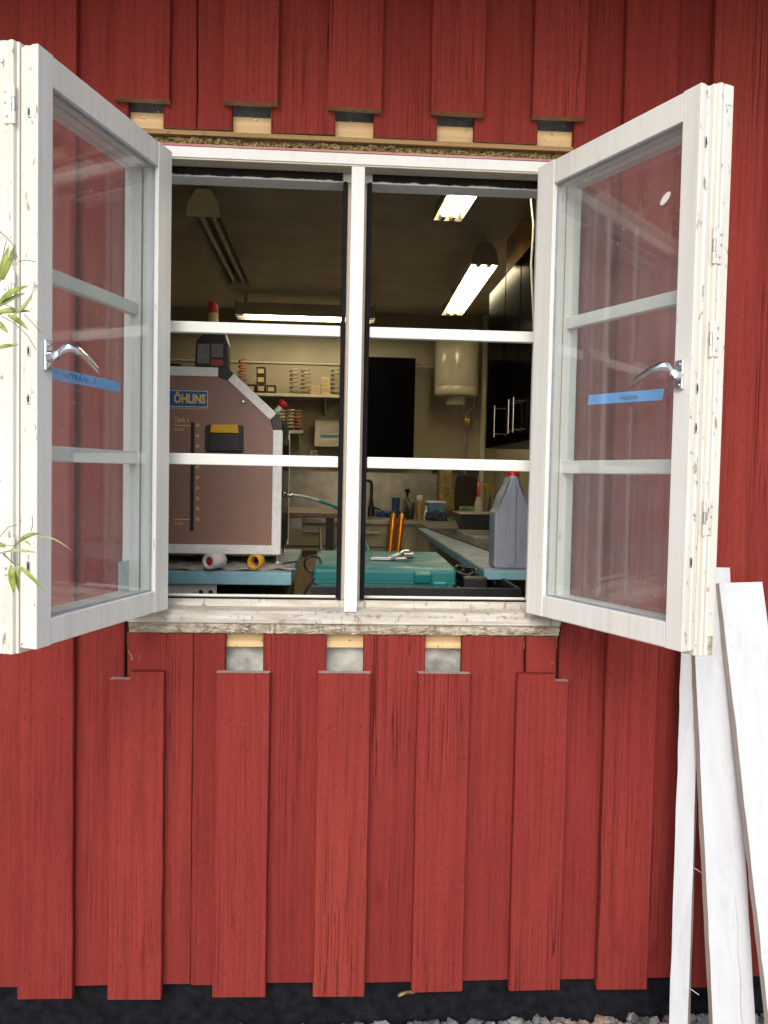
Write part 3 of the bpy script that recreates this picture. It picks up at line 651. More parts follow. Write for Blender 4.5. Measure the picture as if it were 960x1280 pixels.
for u in (251, 263): 
    q = PY(u, 738, fy+.03); MB().tube([IT @ Vector((q.x, fy+.0335, BZ-.07)), IT @ Vector((q.x, fy+.0355, BZ-.07))], .007, 12).build('bolt_hole', M_BLK, br)
MB().box((-1.7, fy+.3, .25), (-.25, 1.35, .28), 0, IT).build('shelf', M_BLK, T)
rag = MB(); nn = 24; vs = []; fs = []
for i in range(nn+1):
    for j in range(11):
        x = -.80+.62*i/nn; y = .66+.40*j/10+(.02*math.sin(i*.9))*(j in (0,)) + (.0 if j < 10 else .03*math.sin(i*1.3))
        if i == nn: x += .03*math.sin(j*1.1)
        vs.append((x, y, BZ+.0012+max(0, .005*math.sin(i*1.7+j*.8)+.003*random.random())))
for i in range(nn):
    for j in range(10): fs.append((i*11+j, i*11+j+1, i*11+12+j, i*11+11+j))
ro = rag.add(vs, fs, 0, True).build('rag', M_PAPER); tag(ro, 'crumpled grey rag spread under the brown cabinet', 'rag'); so2 = ro.modifiers.new('t', 'SOLIDIFY'); so2.thickness = .001

# ---- the brown machine
MY = .79
def mp(u, v): p = PY(u, v, MY); return (p.x, p.z)
zt_, zb_ = mp(285, 460)[1], mp(340, 693)[1]; xr_ = mp(352, 600)[0]; xl_ = -.80
ch_t = mp(285, 460)[0]; ch_b = mp(352, 524)[1]
MM = thing('bleeding_machine', 'brown patterned workshop machine with aluminium edges and level scale', 'machine', (-.5, MY, BZ+.008))
IM = inv(MM); MD = .42
mpan, ntp, bp = newmat('brown_woven_panel'); vp, _ = coords(ntp, (1,1,1), 0)
wv1 = N(ntp, 'TexWave'); wv1.wave_type = 'BANDS'; wv1.bands_direction = 'DIAGONAL'; wv1.inputs['Scale'].default_value = 62; ntp.links.new(vp, wv1.inputs['Vector'])
mpp = N(ntp, 'Mapping'); mpp.inputs['Scale'].default_value = (-1,1,1); ntp.links.new(vp, mpp.inputs[0])
wv2 = N(ntp, 'TexWave'); wv2.wave_type = 'BANDS'; wv2.bands_direction = 'DIAGONAL'; wv2.inputs['Scale'].default_value = 62; ntp.links.new(mpp.outputs[0], wv2.inputs['Vector'])
hh = mth(ntp, 'MAXIMUM', mth(ntp, 'MULTIPLY', wv1.outputs['Fac'], .6), wv2.outputs['Fac'])
ntp.links.new(ramp(ntp, hh, [(.3, (.20,.108,.085)), (.85, (.46,.27,.215))]), bp.inputs['Base Color']); bp.inputs['Roughness'].default_value = .38; bump(ntp, bp, hh, .0006)
ow = .029
outl = [(xl_, zb_), (xr_, zb_), (xr_, ch_b), (ch_t, zt_), (xl_, zt_)]
MB().prism([(x+(0 if x == xl_ else -.003), z+(.003 if z < 1.2 else -.003)) for x, z in outl], 'y', MY+.006, MY+MD, 0, IM).build('body', M_BLK, MM, .004)
inn = [(xl_+.01, zb_+ow), (xr_-ow, zb_+ow), (xr_-ow, ch_b-.012), (ch_t-.012, zt_-ow), (xl_+.01, zt_-ow)]
MB().prism(inn, 'y', MY+.001, MY+.0055, 0, IM).build('front_panel', mpan, MM, .001)
def strip(pts, name='edge_profile', mat=M_ALU, y0=-.006, y1=.03): return MB().prism(pts, 'y', MY+y0, MY+y1, 0, IM).build(name, mat, MM, .002)
strip([(xl_, zt_-ow), (ch_t-.03, zt_-ow), (ch_t-.03, zt_), (xl_, zt_)])
strip([(xl_, zb_), (xr_-ow, zb_), (xr_-ow, zb_+ow), (xl_, zb_+ow)])
strip([(xr_-ow, zb_), (xr_, zb_), (xr_, ch_b-.035), (xr_-ow, ch_b-.035)])
dd = Vector((xr_-ch_t, ch_b-zt_)).normalized(); nn_ = Vector((-dd.y, dd.x)) if -dd.y < 0 else Vector((dd.y, -dd.x))
a = Vector((ch_t, zt_))+dd*.026; b = Vector((xr_, ch_b))-dd*.026
strip([tuple(a), tuple(b), tuple(b+nn_*ow), tuple(a+nn_*ow)])
strip([(ch_t-.0295, zt_-ow), tuple(Vector((ch_t, zt_))+dd*.0255+nn_*ow), tuple(Vector((ch_t, zt_))+dd*.0255), (ch_t, zt_), (ch_t-.0295, zt_)], 'corner_piece', M_BLK)
strip([tuple(b+nn_*ow+dd*.0005), (xr_-ow, ch_b-.0345), (xr_, ch_b-.0345), (xr_, ch_b), tuple(b+dd*.0005)], 'corner_piece', M_BLK)
for y in (MY+MD,): MB().box((xr_-.004, y-.02, zb_), (xr_+.002, y, ch_b-.02), 0, IM).build('edge_profile', M_ALU, MM, .001)
MB().box((xr_-.001, MY+.032, zb_+.02), (xr_+.001, MY+MD-.022, ch_b-.05), 0, IM).build('side_panel', M_DARK, MM)
for x in (xr_-.012, xl_+.1):
    for y in (MY+.02, MY+MD-.03):
        f = MB().tube([IM @ Vector((x, y, BZ+.008)), IM @ Vector((x, y, BZ+.013)), IM @ Vector((x, y, BZ+.0132)), IM @ Vector((x, y, zb_+.001))], [.010,.009,.0035,.0035], 10).build('foot', M_STEEL, MM)
# badge and lettering
bx0, bz0 = mp(208, 508); bx1, bz1 = mp(260, 489)
bo = MB().box((bx0, MY-.0015, bz0), (bx1, MY+.0008, bz1), 0, IM).build('badge', M_BADGE, MM, .0012)
fr = MB(); e_ = .0016
for a_, b_ in (((bx0,0,bz0),(bx1,0,bz0+e_)), ((bx0,0,bz1-e_),(bx1,0,bz1)), ((bx0,0,bz0),(bx0+e_,0,bz1)), ((bx1-e_,0,bz0),(bx1,0,bz1))): fr.box((a_[0], MY-.0026, a_[2]), (b_[0], MY-.0016, b_[2]), 0, IM)
fr.build('badge_border', M_ALU, bo)
M_YP = simple('yellow_print', (.92,.64,.10), .5, 0, .04, 20)
tx0, tz0 = mp(217.5, 503.2); tx1, _ = mp(257, 503)
text('lettering', 'ÖHLINS', .040, M_YP, IM @ Matrix.Translation((tx0, MY-.0022, tz0)) @ FRONT, bo, .0004, tx1-tx0, 0, .0014)
ux0, uz = mp(214, 509.8); ux1, _ = mp(259, 509)
text('lettering', 'ADVANCED SUSPENSION TECHNOLOGY', .0065, M_YP, IM @ Matrix.Translation((ux0, MY+.0004, uz-.003)) @ FRONT, MM, .0002, ux1-ux0)
x_, z_ = mp(217.5, 527.5); text('lettering', 'Tank 1', .023, M_YP, IM @ Matrix.Translation((x_, MY+.0004, z_)) @ FRONT, MM, .0002, mp(235.5, 527)[0]-x_)
x_, z_ = mp(218, 538.5); text('lettering', 'MAX', .0135, M_YP, IM @ Matrix.Translation((x_, MY+.0004, z_)) @ FRONT, MM, .0002, mp(229.5, 538)[0]-x_)
x_, z_ = mp(218, 656); text('lettering', 'MIN', .0135, M_YP, IM @ Matrix.Translation((x_, MY+.0004, z_)) @ FRONT, MM, .0002, mp(228.5, 656)[0]-x_)
for v in (531.5, 649): 
    a_, b_ = mp(218, v), mp(238.5, v); MB().box((a_[0], MY-.0003, a_[1]-.0015), (b_[0], MY+.0009, a_[1]+.0015), 0, IM).build('scale_line', M_YP, MM)
a_, b_ = mp(241, 528), mp(241, 664); MB().box((a_[0]-.006, MY-.0006, b_[1]), (a_[0]+.006, MY+.0009, a_[1]), 0, IM).build('level_slot', M_BLK, MM, .001)
for v in [531.5+k*13.05 for k in range(10)]:
    q = mp(247, v); ring = MB(); vs = []
    for rr_ in (.0050, .0024):
        for y_ in (MY-.0004, MY+.0009): vs += [(q[0]+rr_*math.cos(k*.5236), y_, q[1]+rr_*math.sin(k*.5236)) for k in range(12)]
    fs = []
    for k in range(12):
        k2 = (k+1) % 12; fs += [(k, k2, 24+k2, 24+k), (k, 12+k, 12+k2, k2), (24+k, 24+k2, 36+k2, 36+k)]
    ring.add(vs, fs, 0, False, IM).build('scale_mark', M_YP, MM)
# latch
l0, l1 = mp(257, 565), mp(305, 531)
la = MB().prism([(l0[0]+.004, l0[1]), (l1[0]-.004, l0[1]), (l1[0], l0[1]+.008), (l1[0]-.001, l1[1]-.006), (l1[0]-.005, l1[1]-.003), (l0[0]+.005, l1[1]-.003), (l0[0], l1[1]-.008), (l0[0]-.001, l0[1]+.008)], 'y', MY-.010, MY+.0008, 0, IM).build('latch', M_BLK, MM, .003)
q = [mp(263.5, 541), mp(299, 542), mp(297.5, 531), mp(265, 531)]
MB().prism(q, 'y', MY-.0165, MY-.0095, 0, IM).build('grip', M_YEL, la, .002)
q = [mp(261, 564), mp(302, 564), mp(300, 542.5), mp(263, 541.5)]
MB().prism(q, 'y', MY-.0135, MY-.0098, 0, IM).build('flap', M_BLK, la, .002)
q = mp(304.5, 502); MB().tube([IM @ Vector((q[0], MY+.001, q[1])), IM @ Vector((q[0], MY-.006, q[1]))], .0065, 12).build('screw_knob', M_BLK, MM); MB().tube([IM @ Vector((q[0], MY-.0055, q[1])), IM @ Vector((q[0], MY-.007, q[1]))], .004, 10).build('screw', M_CHROME, MM)
q = Vector((xr_-.033, MY+.17, ch_b+.035)); nd = Vector((-dd.y, 0, dd.x)); nd = nd if nd.z > 0 else -nd
kb = MB().tube([IM @ q, IM @ (q+nd*.028)], .010, 12).build('button_collar', M_ALU, MM)
MB().tube([IM @ (q+nd*.024), IM @ (q+nd*.030), IM @ (q+nd*.042), IM @ (q+nd*.046)], [.014,.019,.019,.013], 14).build('stop_button', M_REDP, MM)

# ---- oil bottle on the machine, black gadget
y0 = MY+.09; pz0 = zt_+.0005
def bp_(u, v): p = PY(u, v, y0); return p.x, p.z
bt = thing('oil_bottle', 'black oil bottle with red cap on the brown machine', 'bottle', (bp_(264, 455)[0], y0+.03, zt_-.002)); IB = inv(bt)
zt2 = bp_(264, 417)[1]; bxa, bxb = bp_(243, 450)[0], bp_(285, 450)[0]; zsh = bp_(264, 429)[1]
MB().prism([(bxa, zt_-.002), (bxb, zt_-.002), (bxb, zsh), (bp_(281, 415)[0], zt2+.006), (bp_(256, 415)[0], zt2+.006), (bxa+.004, zsh+.004)], 'y', y0, y0+.07, 0, IB).build('body', M_BLK, bt, .006, 3)
cxn = bp_(264.5, 400)[0]; zn = bp_(264, 405)[1]; zc = bp_(264, 377)[1]
MB().lathe([(.0185, zt2+.004), (.019, zn-.006), (.0175, zn-.004)], (cxn, y0+.035, 0), 16, 0, IB).build('cap_ring', M_REDP, bt)
MB().lathe([(.0175, zn-.006), (.015, bp_(264, 388)[1])], (cxn, y0+.035, 0), 16, 0, IB).build('neck', simple('amber_neck', (.55,.40,.16), .3), bt)
MB().lathe([(.0155, bp_(264, 389)[1]), (.0165, bp_(264, 384)[1]), (.014, zc)], (cxn, y0+.035, 0), 16, 0, IB).build('cap', M_REDP, bt)
MB().tube([IB @ Vector((cxn, y0+.035, zc)), IB @ Vector((cxn-.018, y0+.035, zc+.006))], [.007, .004], 8).build('spout', M_REDP, bt)
a_, b_ = bp_(246.5, 457), bp_(262, 430); MB().box((a_[0], y0-.0008, a_[1]+.008), (b_[0], y0+.0002, b_[1]), 0, IB).build('back_label', M_PRINT, bt)
a_, b_ = bp_(264, 447), bp_(279, 430); MB().box((a_[0], y0-.0008, a_[1]+.002), (b_[0], y0+.0002, b_[1]), 0, IB).build('front_label', M_PRINT, bt)
a_, b_ = bp_(264, 459), bp_(279, 452); MB().box((a_[0], y0-.0008, a_[1]+.006), (b_[0], y0+.0002, b_[1]+.006), 0, IB).build('red_label', M_REDL, bt)
q0 = PY(222, 458, MY+.12); gd = MB().prism([(q0.x-.09, zt_-.002), (q0.x+.035, zt_-.002), (q0.x+.03, zt_+.008), (q0.x+.012, zt_+.022), (q0.x-.08, zt_+.026)], 'y', MY+.10, MY+.18).build('charger', M_BLK, None, .004); tag(gd, 'low black gadget lying on the machine beside the oil bottle', 'gadget')

# ---- rolls, foot hose etc. on the bench
def roll(name, label, u, v, rad, length, ri, mat, matin, yaw):
    p = PZ(u, v, BZ+.005); o = thing(name, label, 'roll', (p.x, p.y, BZ+.005)); ax = Vector((math.cos(yaw), math.sin(yaw), 0))
    pr = [(-.5, ri), (-.5, rad-.003), (-.47, rad), (.47, rad), (.5, rad-.003), (.5, ri)]
    sd = Vector((-ax.y, ax.x, 0)); vs = []; fs = []; n = 24
    for a, r in pr:
        for k in range(n):
            t = 2*math.pi*k/n; vs.append(ax*(a*length)+(sd*math.cos(t)+Vector((0,0,1))*math.sin(t))*r+Vector((0,0,rad)))
    m_ = len(pr)
    for i in range(m_):
        for k in range(n): fs.append((i*n+k, i*n+(k+1) % n, ((i+1) % m_)*n+(k+1) % n, ((i+1) % m_)*n+k))
    MB().add(vs, fs, 0, True).build('tube_wall', mat, o)
    if matin: 
        MB().tube([ax*(-.40*length)+Vector((0,0,rad)), ax*(.40*length)+Vector((0,0,rad))], ri-.0005, 20).build('core', matin, o)
    return o
roll('plastic_roll', 'white ring roll with red core lying on the rag', 268, 711, .0245, .062, .0135, M_WHITEP, M_REDP, R(-118))
roll('plastic_ring', 'yellow open ring lying on the rag', 320, 711, .0225, .032, .0170, M_YEL, None, R(-112))

sb = thing('dark_filler_box', 'black box added for the shade under the workbench, with a red numbered label', 'crate', (-.40, .95, .28)); ISB = inv(sb)  # added black box standing in for the shade under the bench
MB().box((-.60, .72, .2805), (bxr-.02, 1.25, .80), 0, ISB).build('crate_body', M_BLK, sb, .006)
q = PY(354, 742, .72); MB().box((q.x-.012, .7185, .762), (q.x+.012, .7199, .798), 0, ISB).build('label_print', M_REDP, sb)
text('lettering', '5', .030, M_WHITEP, ISB @ Matrix.Translation((q.x-.008, .7180, .768)) @ FRONT, sb, .0002)
# ---- teal hose from the machine
hz = PY(353, 618, MY+.10)
pts = [Vector((xr_+.0005, MY+.10, hz.z))]
for u, v, y in ((365,619,.92),(378,620.5,.98),(392,624,1.05),(407,629,1.1),(421,635,1.15),(440,650,1.18),(452,666,1.2),(458,682,1.2),(461,694,1.15)): pts.append(PY(u, v, y))
pts.append(Vector((pts[-1].x, 1.1, .80))); pts.append(Vector((pts[-1].x-.05, 1.12, .3))); pts.append(Vector((pts[-1].x-.1, 1.2, -.01)))
def smooth(ps, k=5):
    out = []
    for i in range(len(ps)-1):
        a, b, c, d = ps[max(i-1,0)], ps[i], ps[i+1], ps[min(i+2,len(ps)-1)]
        for j in range(k):
            t = j/k; out.append(.5*((2*b)+(c-a)*t+(2*a-5*b+4*c-d)*t*t+(3*b-a-3*c+d)*t**3))
    return out+[ps[-1]]
sp_ = smooth(pts); H = thing('hose', 'thin clear and teal hose curving out of the machine', 'hose', pts[0]); IH = inv(H)
MB().tube([IH @ p for p in sp_[:18]], .005, 8).build('clear_end', M_HOSEC, H); MB().tube([IH @ p for p in sp_[17:]], .0055, 8).build('teal_tube', M_TEALH, H)
MB().tube([IH @ (pts[0]+(pts[1]-pts[0])*t) for t in (0,.25,.26,.7,.71,1)], [.008,.008,.0055,.0055,.0085,.0085], 10).build('fitting', M_CHROME, H)

# ---- tool trolley, black tray, teal case, clamp tool
TX0, TX1, TY0, TY1 = -.10, .52, .50, 1.12
tr = thing('tool_trolley', 'dark tool trolley standing just inside the sill', 'trolley', (.2, .8, -.02)); ITR = inv(tr)
MB().box((TX0, TY0, .06), (TX1, TY1, .835), 0, ITR).build('carcass', M_BLK, tr, .006)
for k in range(4): MB().box((TX0+.01, TY0-.008, .10+k*.18), (TX1-.01, TY0-.0005, .26+k*.18), 0, ITR).build('drawer', M_BLK, tr, .003)
for x in (TX0+.06, TX1-.06):
    for y in (TY0+.06, TY1-.06): MB().tube([ITR @ Vector((x-.012, y, .020)), ITR @ Vector((x+.012, y, .020))], .04, 14).build('castor', M_BLK, tr)
ty = thing('plastic_tray', 'black ribbed plastic tray below the teal case', 'tray', (.2, .8, .8355)); ITY = inv(ty)
def hx(u, y): return PY(u, 740, y).x
CY0, CY1 = .60, 1.06; cxa = PY(392, 720, CY0).x; cxb = PY(570, 720, CY0).x
MB().box((TX0+.0, TY0+.03, .8355), (TX1, TY1-.02, .8395), 0, ITY).build('tray_floor', M_BLK, ty)
for a_, b_ in (((TX0,TY0+.03,.84),(TX1,TY0+.04,.872)), ((TX0,TY1-.03,.84),(TX1,TY1-.02,.872)), ((TX0,TY0+.0405,.84),(TX0+.01,TY1-.0305,.872)), ((TX1-.01,TY0+.0405,.84),(TX1,TY1-.0305,.872))): MB().box(a_, b_, 0, ITY).build('tray_wall', M_BLK, ty, .002)
for k in range(12): MB().box((TX0+.02+k*.05, TY0+.026, .842), (TX0+.035+k*.05, TY0+.0297, .870), 0, ITY).build('rib', M_BLK, ty)
ca = thing('tool_case', 'teal plastic tool case with scuffed lid on the black tray', 'case', ((cxa+cxb)/2, (CY0+CY1)/2, .8400)); ICA = inv(ca)
mcase, ntc, bc = newmat('scuffed_teal_plastic'); vc, _ = coords(ntc, (1,1,1), 0); mpc = N(ntc, 'Mapping'); mpc.inputs['Scale'].default_value = (6, 34, 6); mpc.inputs['Rotation'].default_value = (0, 0, R(-22)); ntc.links.new(vc, mpc.inputs[0])
nc = noise(ntc, mpc.outputs[0], 1.3, 5, .6, .3); ge = N(ntc, 'NewGeometry'); sxy = N(ntc, 'SeparateXYZ'); ntc.links.new(ge.outputs['Normal'], sxy.inputs[0])
scf = mth(ntc, 'MULTIPLY', ramp(ntc, nc, [(.56, 0.0), (.66, .75)]), mth(ntc, 'GREATER_THAN', sxy.outputs[2], .8))
ntc.links.new(mix(ntc, (.006,.15,.155), (.45,.56,.55), scf), bc.inputs['Base Color']); bc.inputs['Roughness'].default_value = .42
zf = PY(480, 709, CY0).z
MB().prism([(CY0,.8405),(CY1,.8405),(CY1,.8745),(CY0,.8745)], 'x', cxa+.004, cxb-.004, 0, ICA).build('lower_shell', M_GREEN, ca, .006, 3)
MB().prism([(CY0-.003,.876),(CY1,.876),(CY1,zf+.008),(CY0+.012,zf),(CY0-.003,zf-.010)], 'x', cxa, cxb, 0, ICA).build('lid', mcase, ca, .007, 3)
MB().box((cxa+.002, CY0-.006, .8725), (cxb-.002, CY0-.0032, .8795), 0, ICA).build('rim', M_GREEN, ca, .001)
for u in (537,):
    xc = PY(531, 720, CY0-.02).x; l_ = MB().prism([(CY0-.024,zf-.016),(CY0-.004,zf-.008),(CY0-.004,zf-.046),(CY0-.018,zf-.046)], 'x', xc-.032, xc+.020, 0, ICA).build('latch', M_GREEN, ca, .004)
    xc = PY(550, 730, CY0-.02).x; MB().prism([(CY0-.016,zf-.042),(CY0-.004,zf-.038),(CY0-.004,zf-.072),(CY0-.014,zf-.072)], 'x', xc-.022, xc+.022, 0, ICA).build('latch', M_GREEN, ca, .004)
q = PY(500, 692, .78); zq = zf+.0065
cl = thing('clamp_tool', 'small steel clamp tool resting on the teal case lid', 'tool', (q.x, .78, zq)); 
MB().box((-.095,-.010,-.002),(-.005,.012,.003)).build('flat_arm', M_STEEL, cl, .001)
MB().box((-.09,-.022,.0035),(.02,-.012,.008)).build('flat_arm', M_STEEL, cl, .001)
MB().box((-.030,-.016,.0085),(.005,.016,.020), 0, Matrix.Rotation(R(18), 4, 'Z') @ Matrix.Rotation(R(-20), 4, 'Y')).build('jaw', M_STEEL, cl, .002)
MB().tube([(.010,-.004,.012),(.042,.004,.012)], .011, 12).build('barrel', M_STEEL, cl); MB().tube([(.042,.004,.012),(.044,.0045,.012)], .006, 10).build('bore', M_BLK, cl)
MB().tube([(.0,.0,.020),(.012,-.002,.029),(.030,.002,.027)], .005, 8).build('lever', M_STEEL, cl)

for k in range(5):
    pass
ck = thing('cable_coil', 'black cable coil in the tray beside the teal case', 'cable', (cxb+.06, .80, .8405))
MB().tube([(.035*math.cos(t*.45)*(1+.1*math.sin(t)), .10*math.sin(t*.45), .010+.045*t/75+.004*math.sin(t*1.9)) for t in range(76)], .0055, 6).build('coil', M_BLK, ck)
MB().box((-.03,-.16,.0),(.045,-.12,.05)).build('plug', M_BLK, ck, .006)
# coiled dark cable between bench and case
cb = [PY(393, 705, .70)+Vector((0,0,0))]
cc = PY(391, 703, .66); ctr = Vector((cc.x, .665, BZ-.003+.025))
k_ = thing('cable', 'black looped cable between the bench corner and the teal case', 'cable', (ctr.x, ctr.y, BZ-.02)); IK = inv(k_)
loop = [ctr+Vector((.026*math.cos(t*.42), .004*math.sin(t*.8), .026*math.sin(t*.42))) for t in range(16)]
MB().tube([IK @ p for p in loop], .0042, 8).build('loop', M_BLK, k_)
cpts = smooth([PY(400, 660, 1.35), PY(401, 690, 1.0), PY(397, 705, .74), PY(392, 720, .68), Vector((bxr+.02, .68, .7)), Vector((bxr+.02, .72, -.01))])
MB().tube([IK @ p for p in cpts], .0048, 8).build('lead', M_BLK, k_)

# ---- right bench
rx0 = .452; rfy = .775
T = thing('workbench', 'long blue edged workbench carrying the grey canister', 'workbench', (.8, rfy, 0)); IT = inv(T)
MB().box((rx0, rfy, BZ-.033), (RX1-.005, 2.95, BZ-.0025), 0, IT).build('edge_core', M_BENCH, T, .003)
MB().box((rx0+.002, rfy+.002, BZ-.0025), (RX1-.006, 2.948, BZ), 0, IT).build('top', M_BENCHT, T, .001)
for x in (rx0+.08, RX1-.05):
    for y in (rfy+.12, 2.85): MB().box((x-.025, y-.025, -.02), (x+.025, y+.025, BZ-.0335), 0, IT).build('leg', M_WHITEP, T, .003)
MB().box((rx0+.1, 1.0, .3), (RX1-.03, 2.8, .33), 0, IT).build('shelf', M_BLK, T)
mt_ = MB().prism([(.62,1.02),(1.15,1.0),(1.15,2.86),(.50,2.86)], 'z', BZ, BZ+.006).build('rubber_mat', M_BLK, None, .002); tag(mt_, 'dark rubber mat on the long workbench behind the canister', 'mat')
sh_ = thing('steel_tray', 'shallow steel parts tray on the rubber mat', 'tray', (.8, 2.0, BZ+.006))
MB().box((-.22,-.28,0),(.26,.28,.004)).build('tray_floor', M_STAIN, sh_)
for a_, b_ in (((-.22,-.28,.004),(.26,-.272,.03)), ((-.22,.272,.004),(.26,.28,.03)), ((-.22,-.27,.004),(-.212,.27,.03)), ((.252,-.27,.004),(.26,.27,.03))): MB().box(a_, b_).build('tray_wall', M_STAIN, sh_, .001)
# ---- grey canister
cyn = .815; yD = .10
def cp(u, v): p = PY(u, v, cyn); return p.x, p.z
cn = thing('canister', 'grey plastic jerry can with red cap on the long workbench', 'canister', (.57, cyn+.08, BZ)); ICN = inv(cn)
xa_, xb_ = cp(618, 700)[0], cp(672, 700)[0]; zsh = cp(618, 637)[1]; ztp = cp(643, 594)[1]; xm = cp(643, 600)[0]
xb_ = 2*xm-xa_+.004
# body: rounded box whose shoulders sweep up to a central ridge
vs = []; fs = []; secs = 11; ny = 6
lev = [(0, 1.0, 0), (.006, 1.03, 0), (.5*(zsh-BZ), 1.03, 0), (zsh-BZ-.002, 1.0, 0)]
prof = [(xa_+.003, BZ), (xa_-.001, BZ+.008), (xa_-.002, zsh-.01), (xa_+.004, zsh), (xa_+(xm-xa_)*.33, zsh+.045), (xa_+(xm-xa_)*.66, zsh+.080), (xm-.012, ztp-.006), (xm, ztp), (xm+.012, ztp-.006), (xb_-(xb_-xm)*.66, zsh+.080), (xb_-(xb_-xm)*.33, zsh+.045), (xb_-.004, zsh), (xb_+.002, zsh-.01), (xb_+.001, BZ+.008), (xb_-.003, BZ)]
MB().prism(prof, 'y', cyn, cyn+yD, 0, ICN).build('body', M_CAN, cn, .009, 3)
rw = .020
for x in (xm-.026, xm+.022): MB().box((x, cyn-.0012, BZ+.01), (x+.0022, cyn+.004, zsh+.05), 0, ICN).build('rib', M_CAN, cn)
MB().prism([(xm-.010, BZ+.012), (xm+.010, BZ+.012), (xm+.009, zsh+.07), (xm, ztp-.02), (xm-.009, zsh+.07)], 'y', cyn-.007, cyn+.003, 0, ICN).build('spine', M_CAN, cn, .004, 3)
for s_ in (-1, 1):   # scooped shoulders
    pl = [(xm+s_*.014, ztp-.012), (xm+s_*.028, zsh+.055), (xm+s_*.046, zsh+.012), (xm+s_*((xm-xa_)-.004), zsh-.012), (xm+s_*((xm-xa_)-.006), zsh+.002), (xm+s_*(xm-xa_)*.62, zsh+.046), (xm+s_*(xm-xa_)*.3, zsh+.082)]
    MB().prism(pl, 'y', cyn-.0008, cyn+.002, 0, ICN).build('shoulder_scoop', simple('grey_scoop', (.17,.19,.22), .45), cn)
MB().lathe([(.021,-.012),(.021,.012),(.019,.014)], (xm+.008, cyn+.062, ztp+.002), 18, 0, ICN).build('cap', M_REDP, cn)

# ---- back counter with sink, drawers
KZ = .90; KY = 3.78; kx0, kx1 = -1.6, 1.0
K = thing('kitchen_counter', 'pale counter with steel top and drawers along the back wall', 'counter', (0, KY, -.02)); IKC = inv(K)
MB().box((kx0, KY+.03, .08), (.62, RYB-.001, KZ-.0305), 0, IKC).build('carcass', M_CREAMP, K)
MB().box((kx0, KY, KZ-.03), (kx1, RYB-.001, KZ), 0, IKC).build('top', M_STAIN, K, .003)
MB().box((kx0, RYB-.02, KZ+.0005), (kx1, RYB-.0005, PY(480, 591, RYB).z), 0, IKC).build('splashback', M_STAIN, K)
for x in [kx0+.02+.4*k for k in range(5)]:
    for z0, z1 in ((.12,.52), (.535,.70), (.715,.855)):
        dr = MB().box((x, KY+.012, z0), (x+.385, KY+.0295, z1), 0, IKC).build('drawer', M_CREAMP, K, .003)
        MB().box((x+.13, KY-.004, z1-.05), (x+.25, KY+.0115, z1-.035), 0, IKC).build('pull', M_STEEL, dr, .002)
p_ = PY(464, 640, 4.35); fz = PY(466, 602, 4.35).z
F_ = thing('faucet', 'tall curved dark steel tap at the back sink', 'tap', (p_.x, 4.35, KZ)); IF_ = inv(F_)
MB().lathe([(.028,KZ),(.026,KZ+.05),(.016,KZ+.10),(.013,KZ+.13)], (p_.x, 4.35, 0), 14, 0, IF_).build('base', M_TAP, F_)
MB().tube([IF_ @ p for p in smooth([Vector((p_.x,4.35,KZ+.12)), Vector((p_.x,4.35,fz-.03)), Vector((p_.x-.01,4.34,fz)), Vector((p_.x-.05,4.32,fz+.005)), Vector((p_.x-.09,4.30,fz-.03)), Vector((p_.x-.10,4.3,fz-.08))])], .011, 10).build('spout', M_TAP, F_)
MB().tube([IF_ @ Vector((p_.x,4.35,KZ+.07)), IF_ @ Vector((p_.x+.07,4.33,KZ+.05))], [.008,.006], 8).build('lever', M_TAP, F_)
def jar(name, label, u0, u1, vt, vb, y, prof, mats, cat):
    p = PY((u0+u1)/2, vb, y); r = (PY(u1, vb, y).x-PY(u0, vb, y).x)/2; h = PY((u0+u1)/2, vt, y).z-KZ-.0005
    o = thing(name, label, cat, (p.x, y, KZ+.0005))
    for nm, a, mt in prof: MB().lathe([(q[0]*r, q[1]*h) for q in a], (0,0,0), 16).build(nm, mats[mt], o)
    return o
jar('cup', 'dark blue plastic cup on the back counter', 489.5, 499.5, 622, 644, 4.15, [('wall', [(.85,0),(1,.98),(1,1),(.9,1),(.9,.9)], 0)], [M_BLUEP], 'cup')
jar('soap_bottle', 'clear soap bottle with dark pump on the back counter', 504, 513, 611, 645, 4.1, [('body', [(1,0),(1,.6),(.5,.72)], 0), ('pump', [(.35,.72),(.35,.86),(.7,.88),(.7,1)], 1)], [simple('amber_bottle', (.16,.13,.07), .2), M_BLK], 'bottle')
jar('mug', 'dark mug next to the soap bottle', 507, 518, 628, 646, 4.02, [('wall', [(.8,0),(1,.2),(1,1),(.88,1),(.88,.85)], 0)], [M_BLK], 'mug')
jar('glue_jar', 'amber jar with a cream lid on the back counter', 519, 529, 619, 646, 4.05, [('body', [(1,0),(1,.7),(.75,.78)], 0), ('lid', [(.8,.78),(.8,1),(.7,1)], 1)], [simple('ochre_jar', (.30,.20,.06), .3), M_CREAMP], 'jar')
jar('spray_bottle', 'small white spray bottle on the back counter', 530, 535, 632, 647, 3.95, [('body', [(1,0),(1,.6),(.4,.75)], 0), ('nozzle', [(.4,.75),(.6,.8),(.6,1)], 0)], [M_WHITEP], 'bottle')
b1 = thing('parts_box', 'blue box with white rim on the back counter', 'box', (0, 3.98, KZ+.0005)); p0, p1 = PY(534, 645, 3.98), PY(557, 627, 3.98)
MB().prism([(p0.x+.03,0),(p1.x-.03,0),(p1.x,p1.z-KZ-.012),(p0.x,p1.z-KZ-.012)], 'y', -.0, .14).build('tub', M_LTBLUE, b1, .003); MB().box((p0.x-.005,-.004,p1.z-KZ-.0115),(p1.x+.005,.144,p1.z-KZ)).build('rim', M_WHITEP, b1, .002)
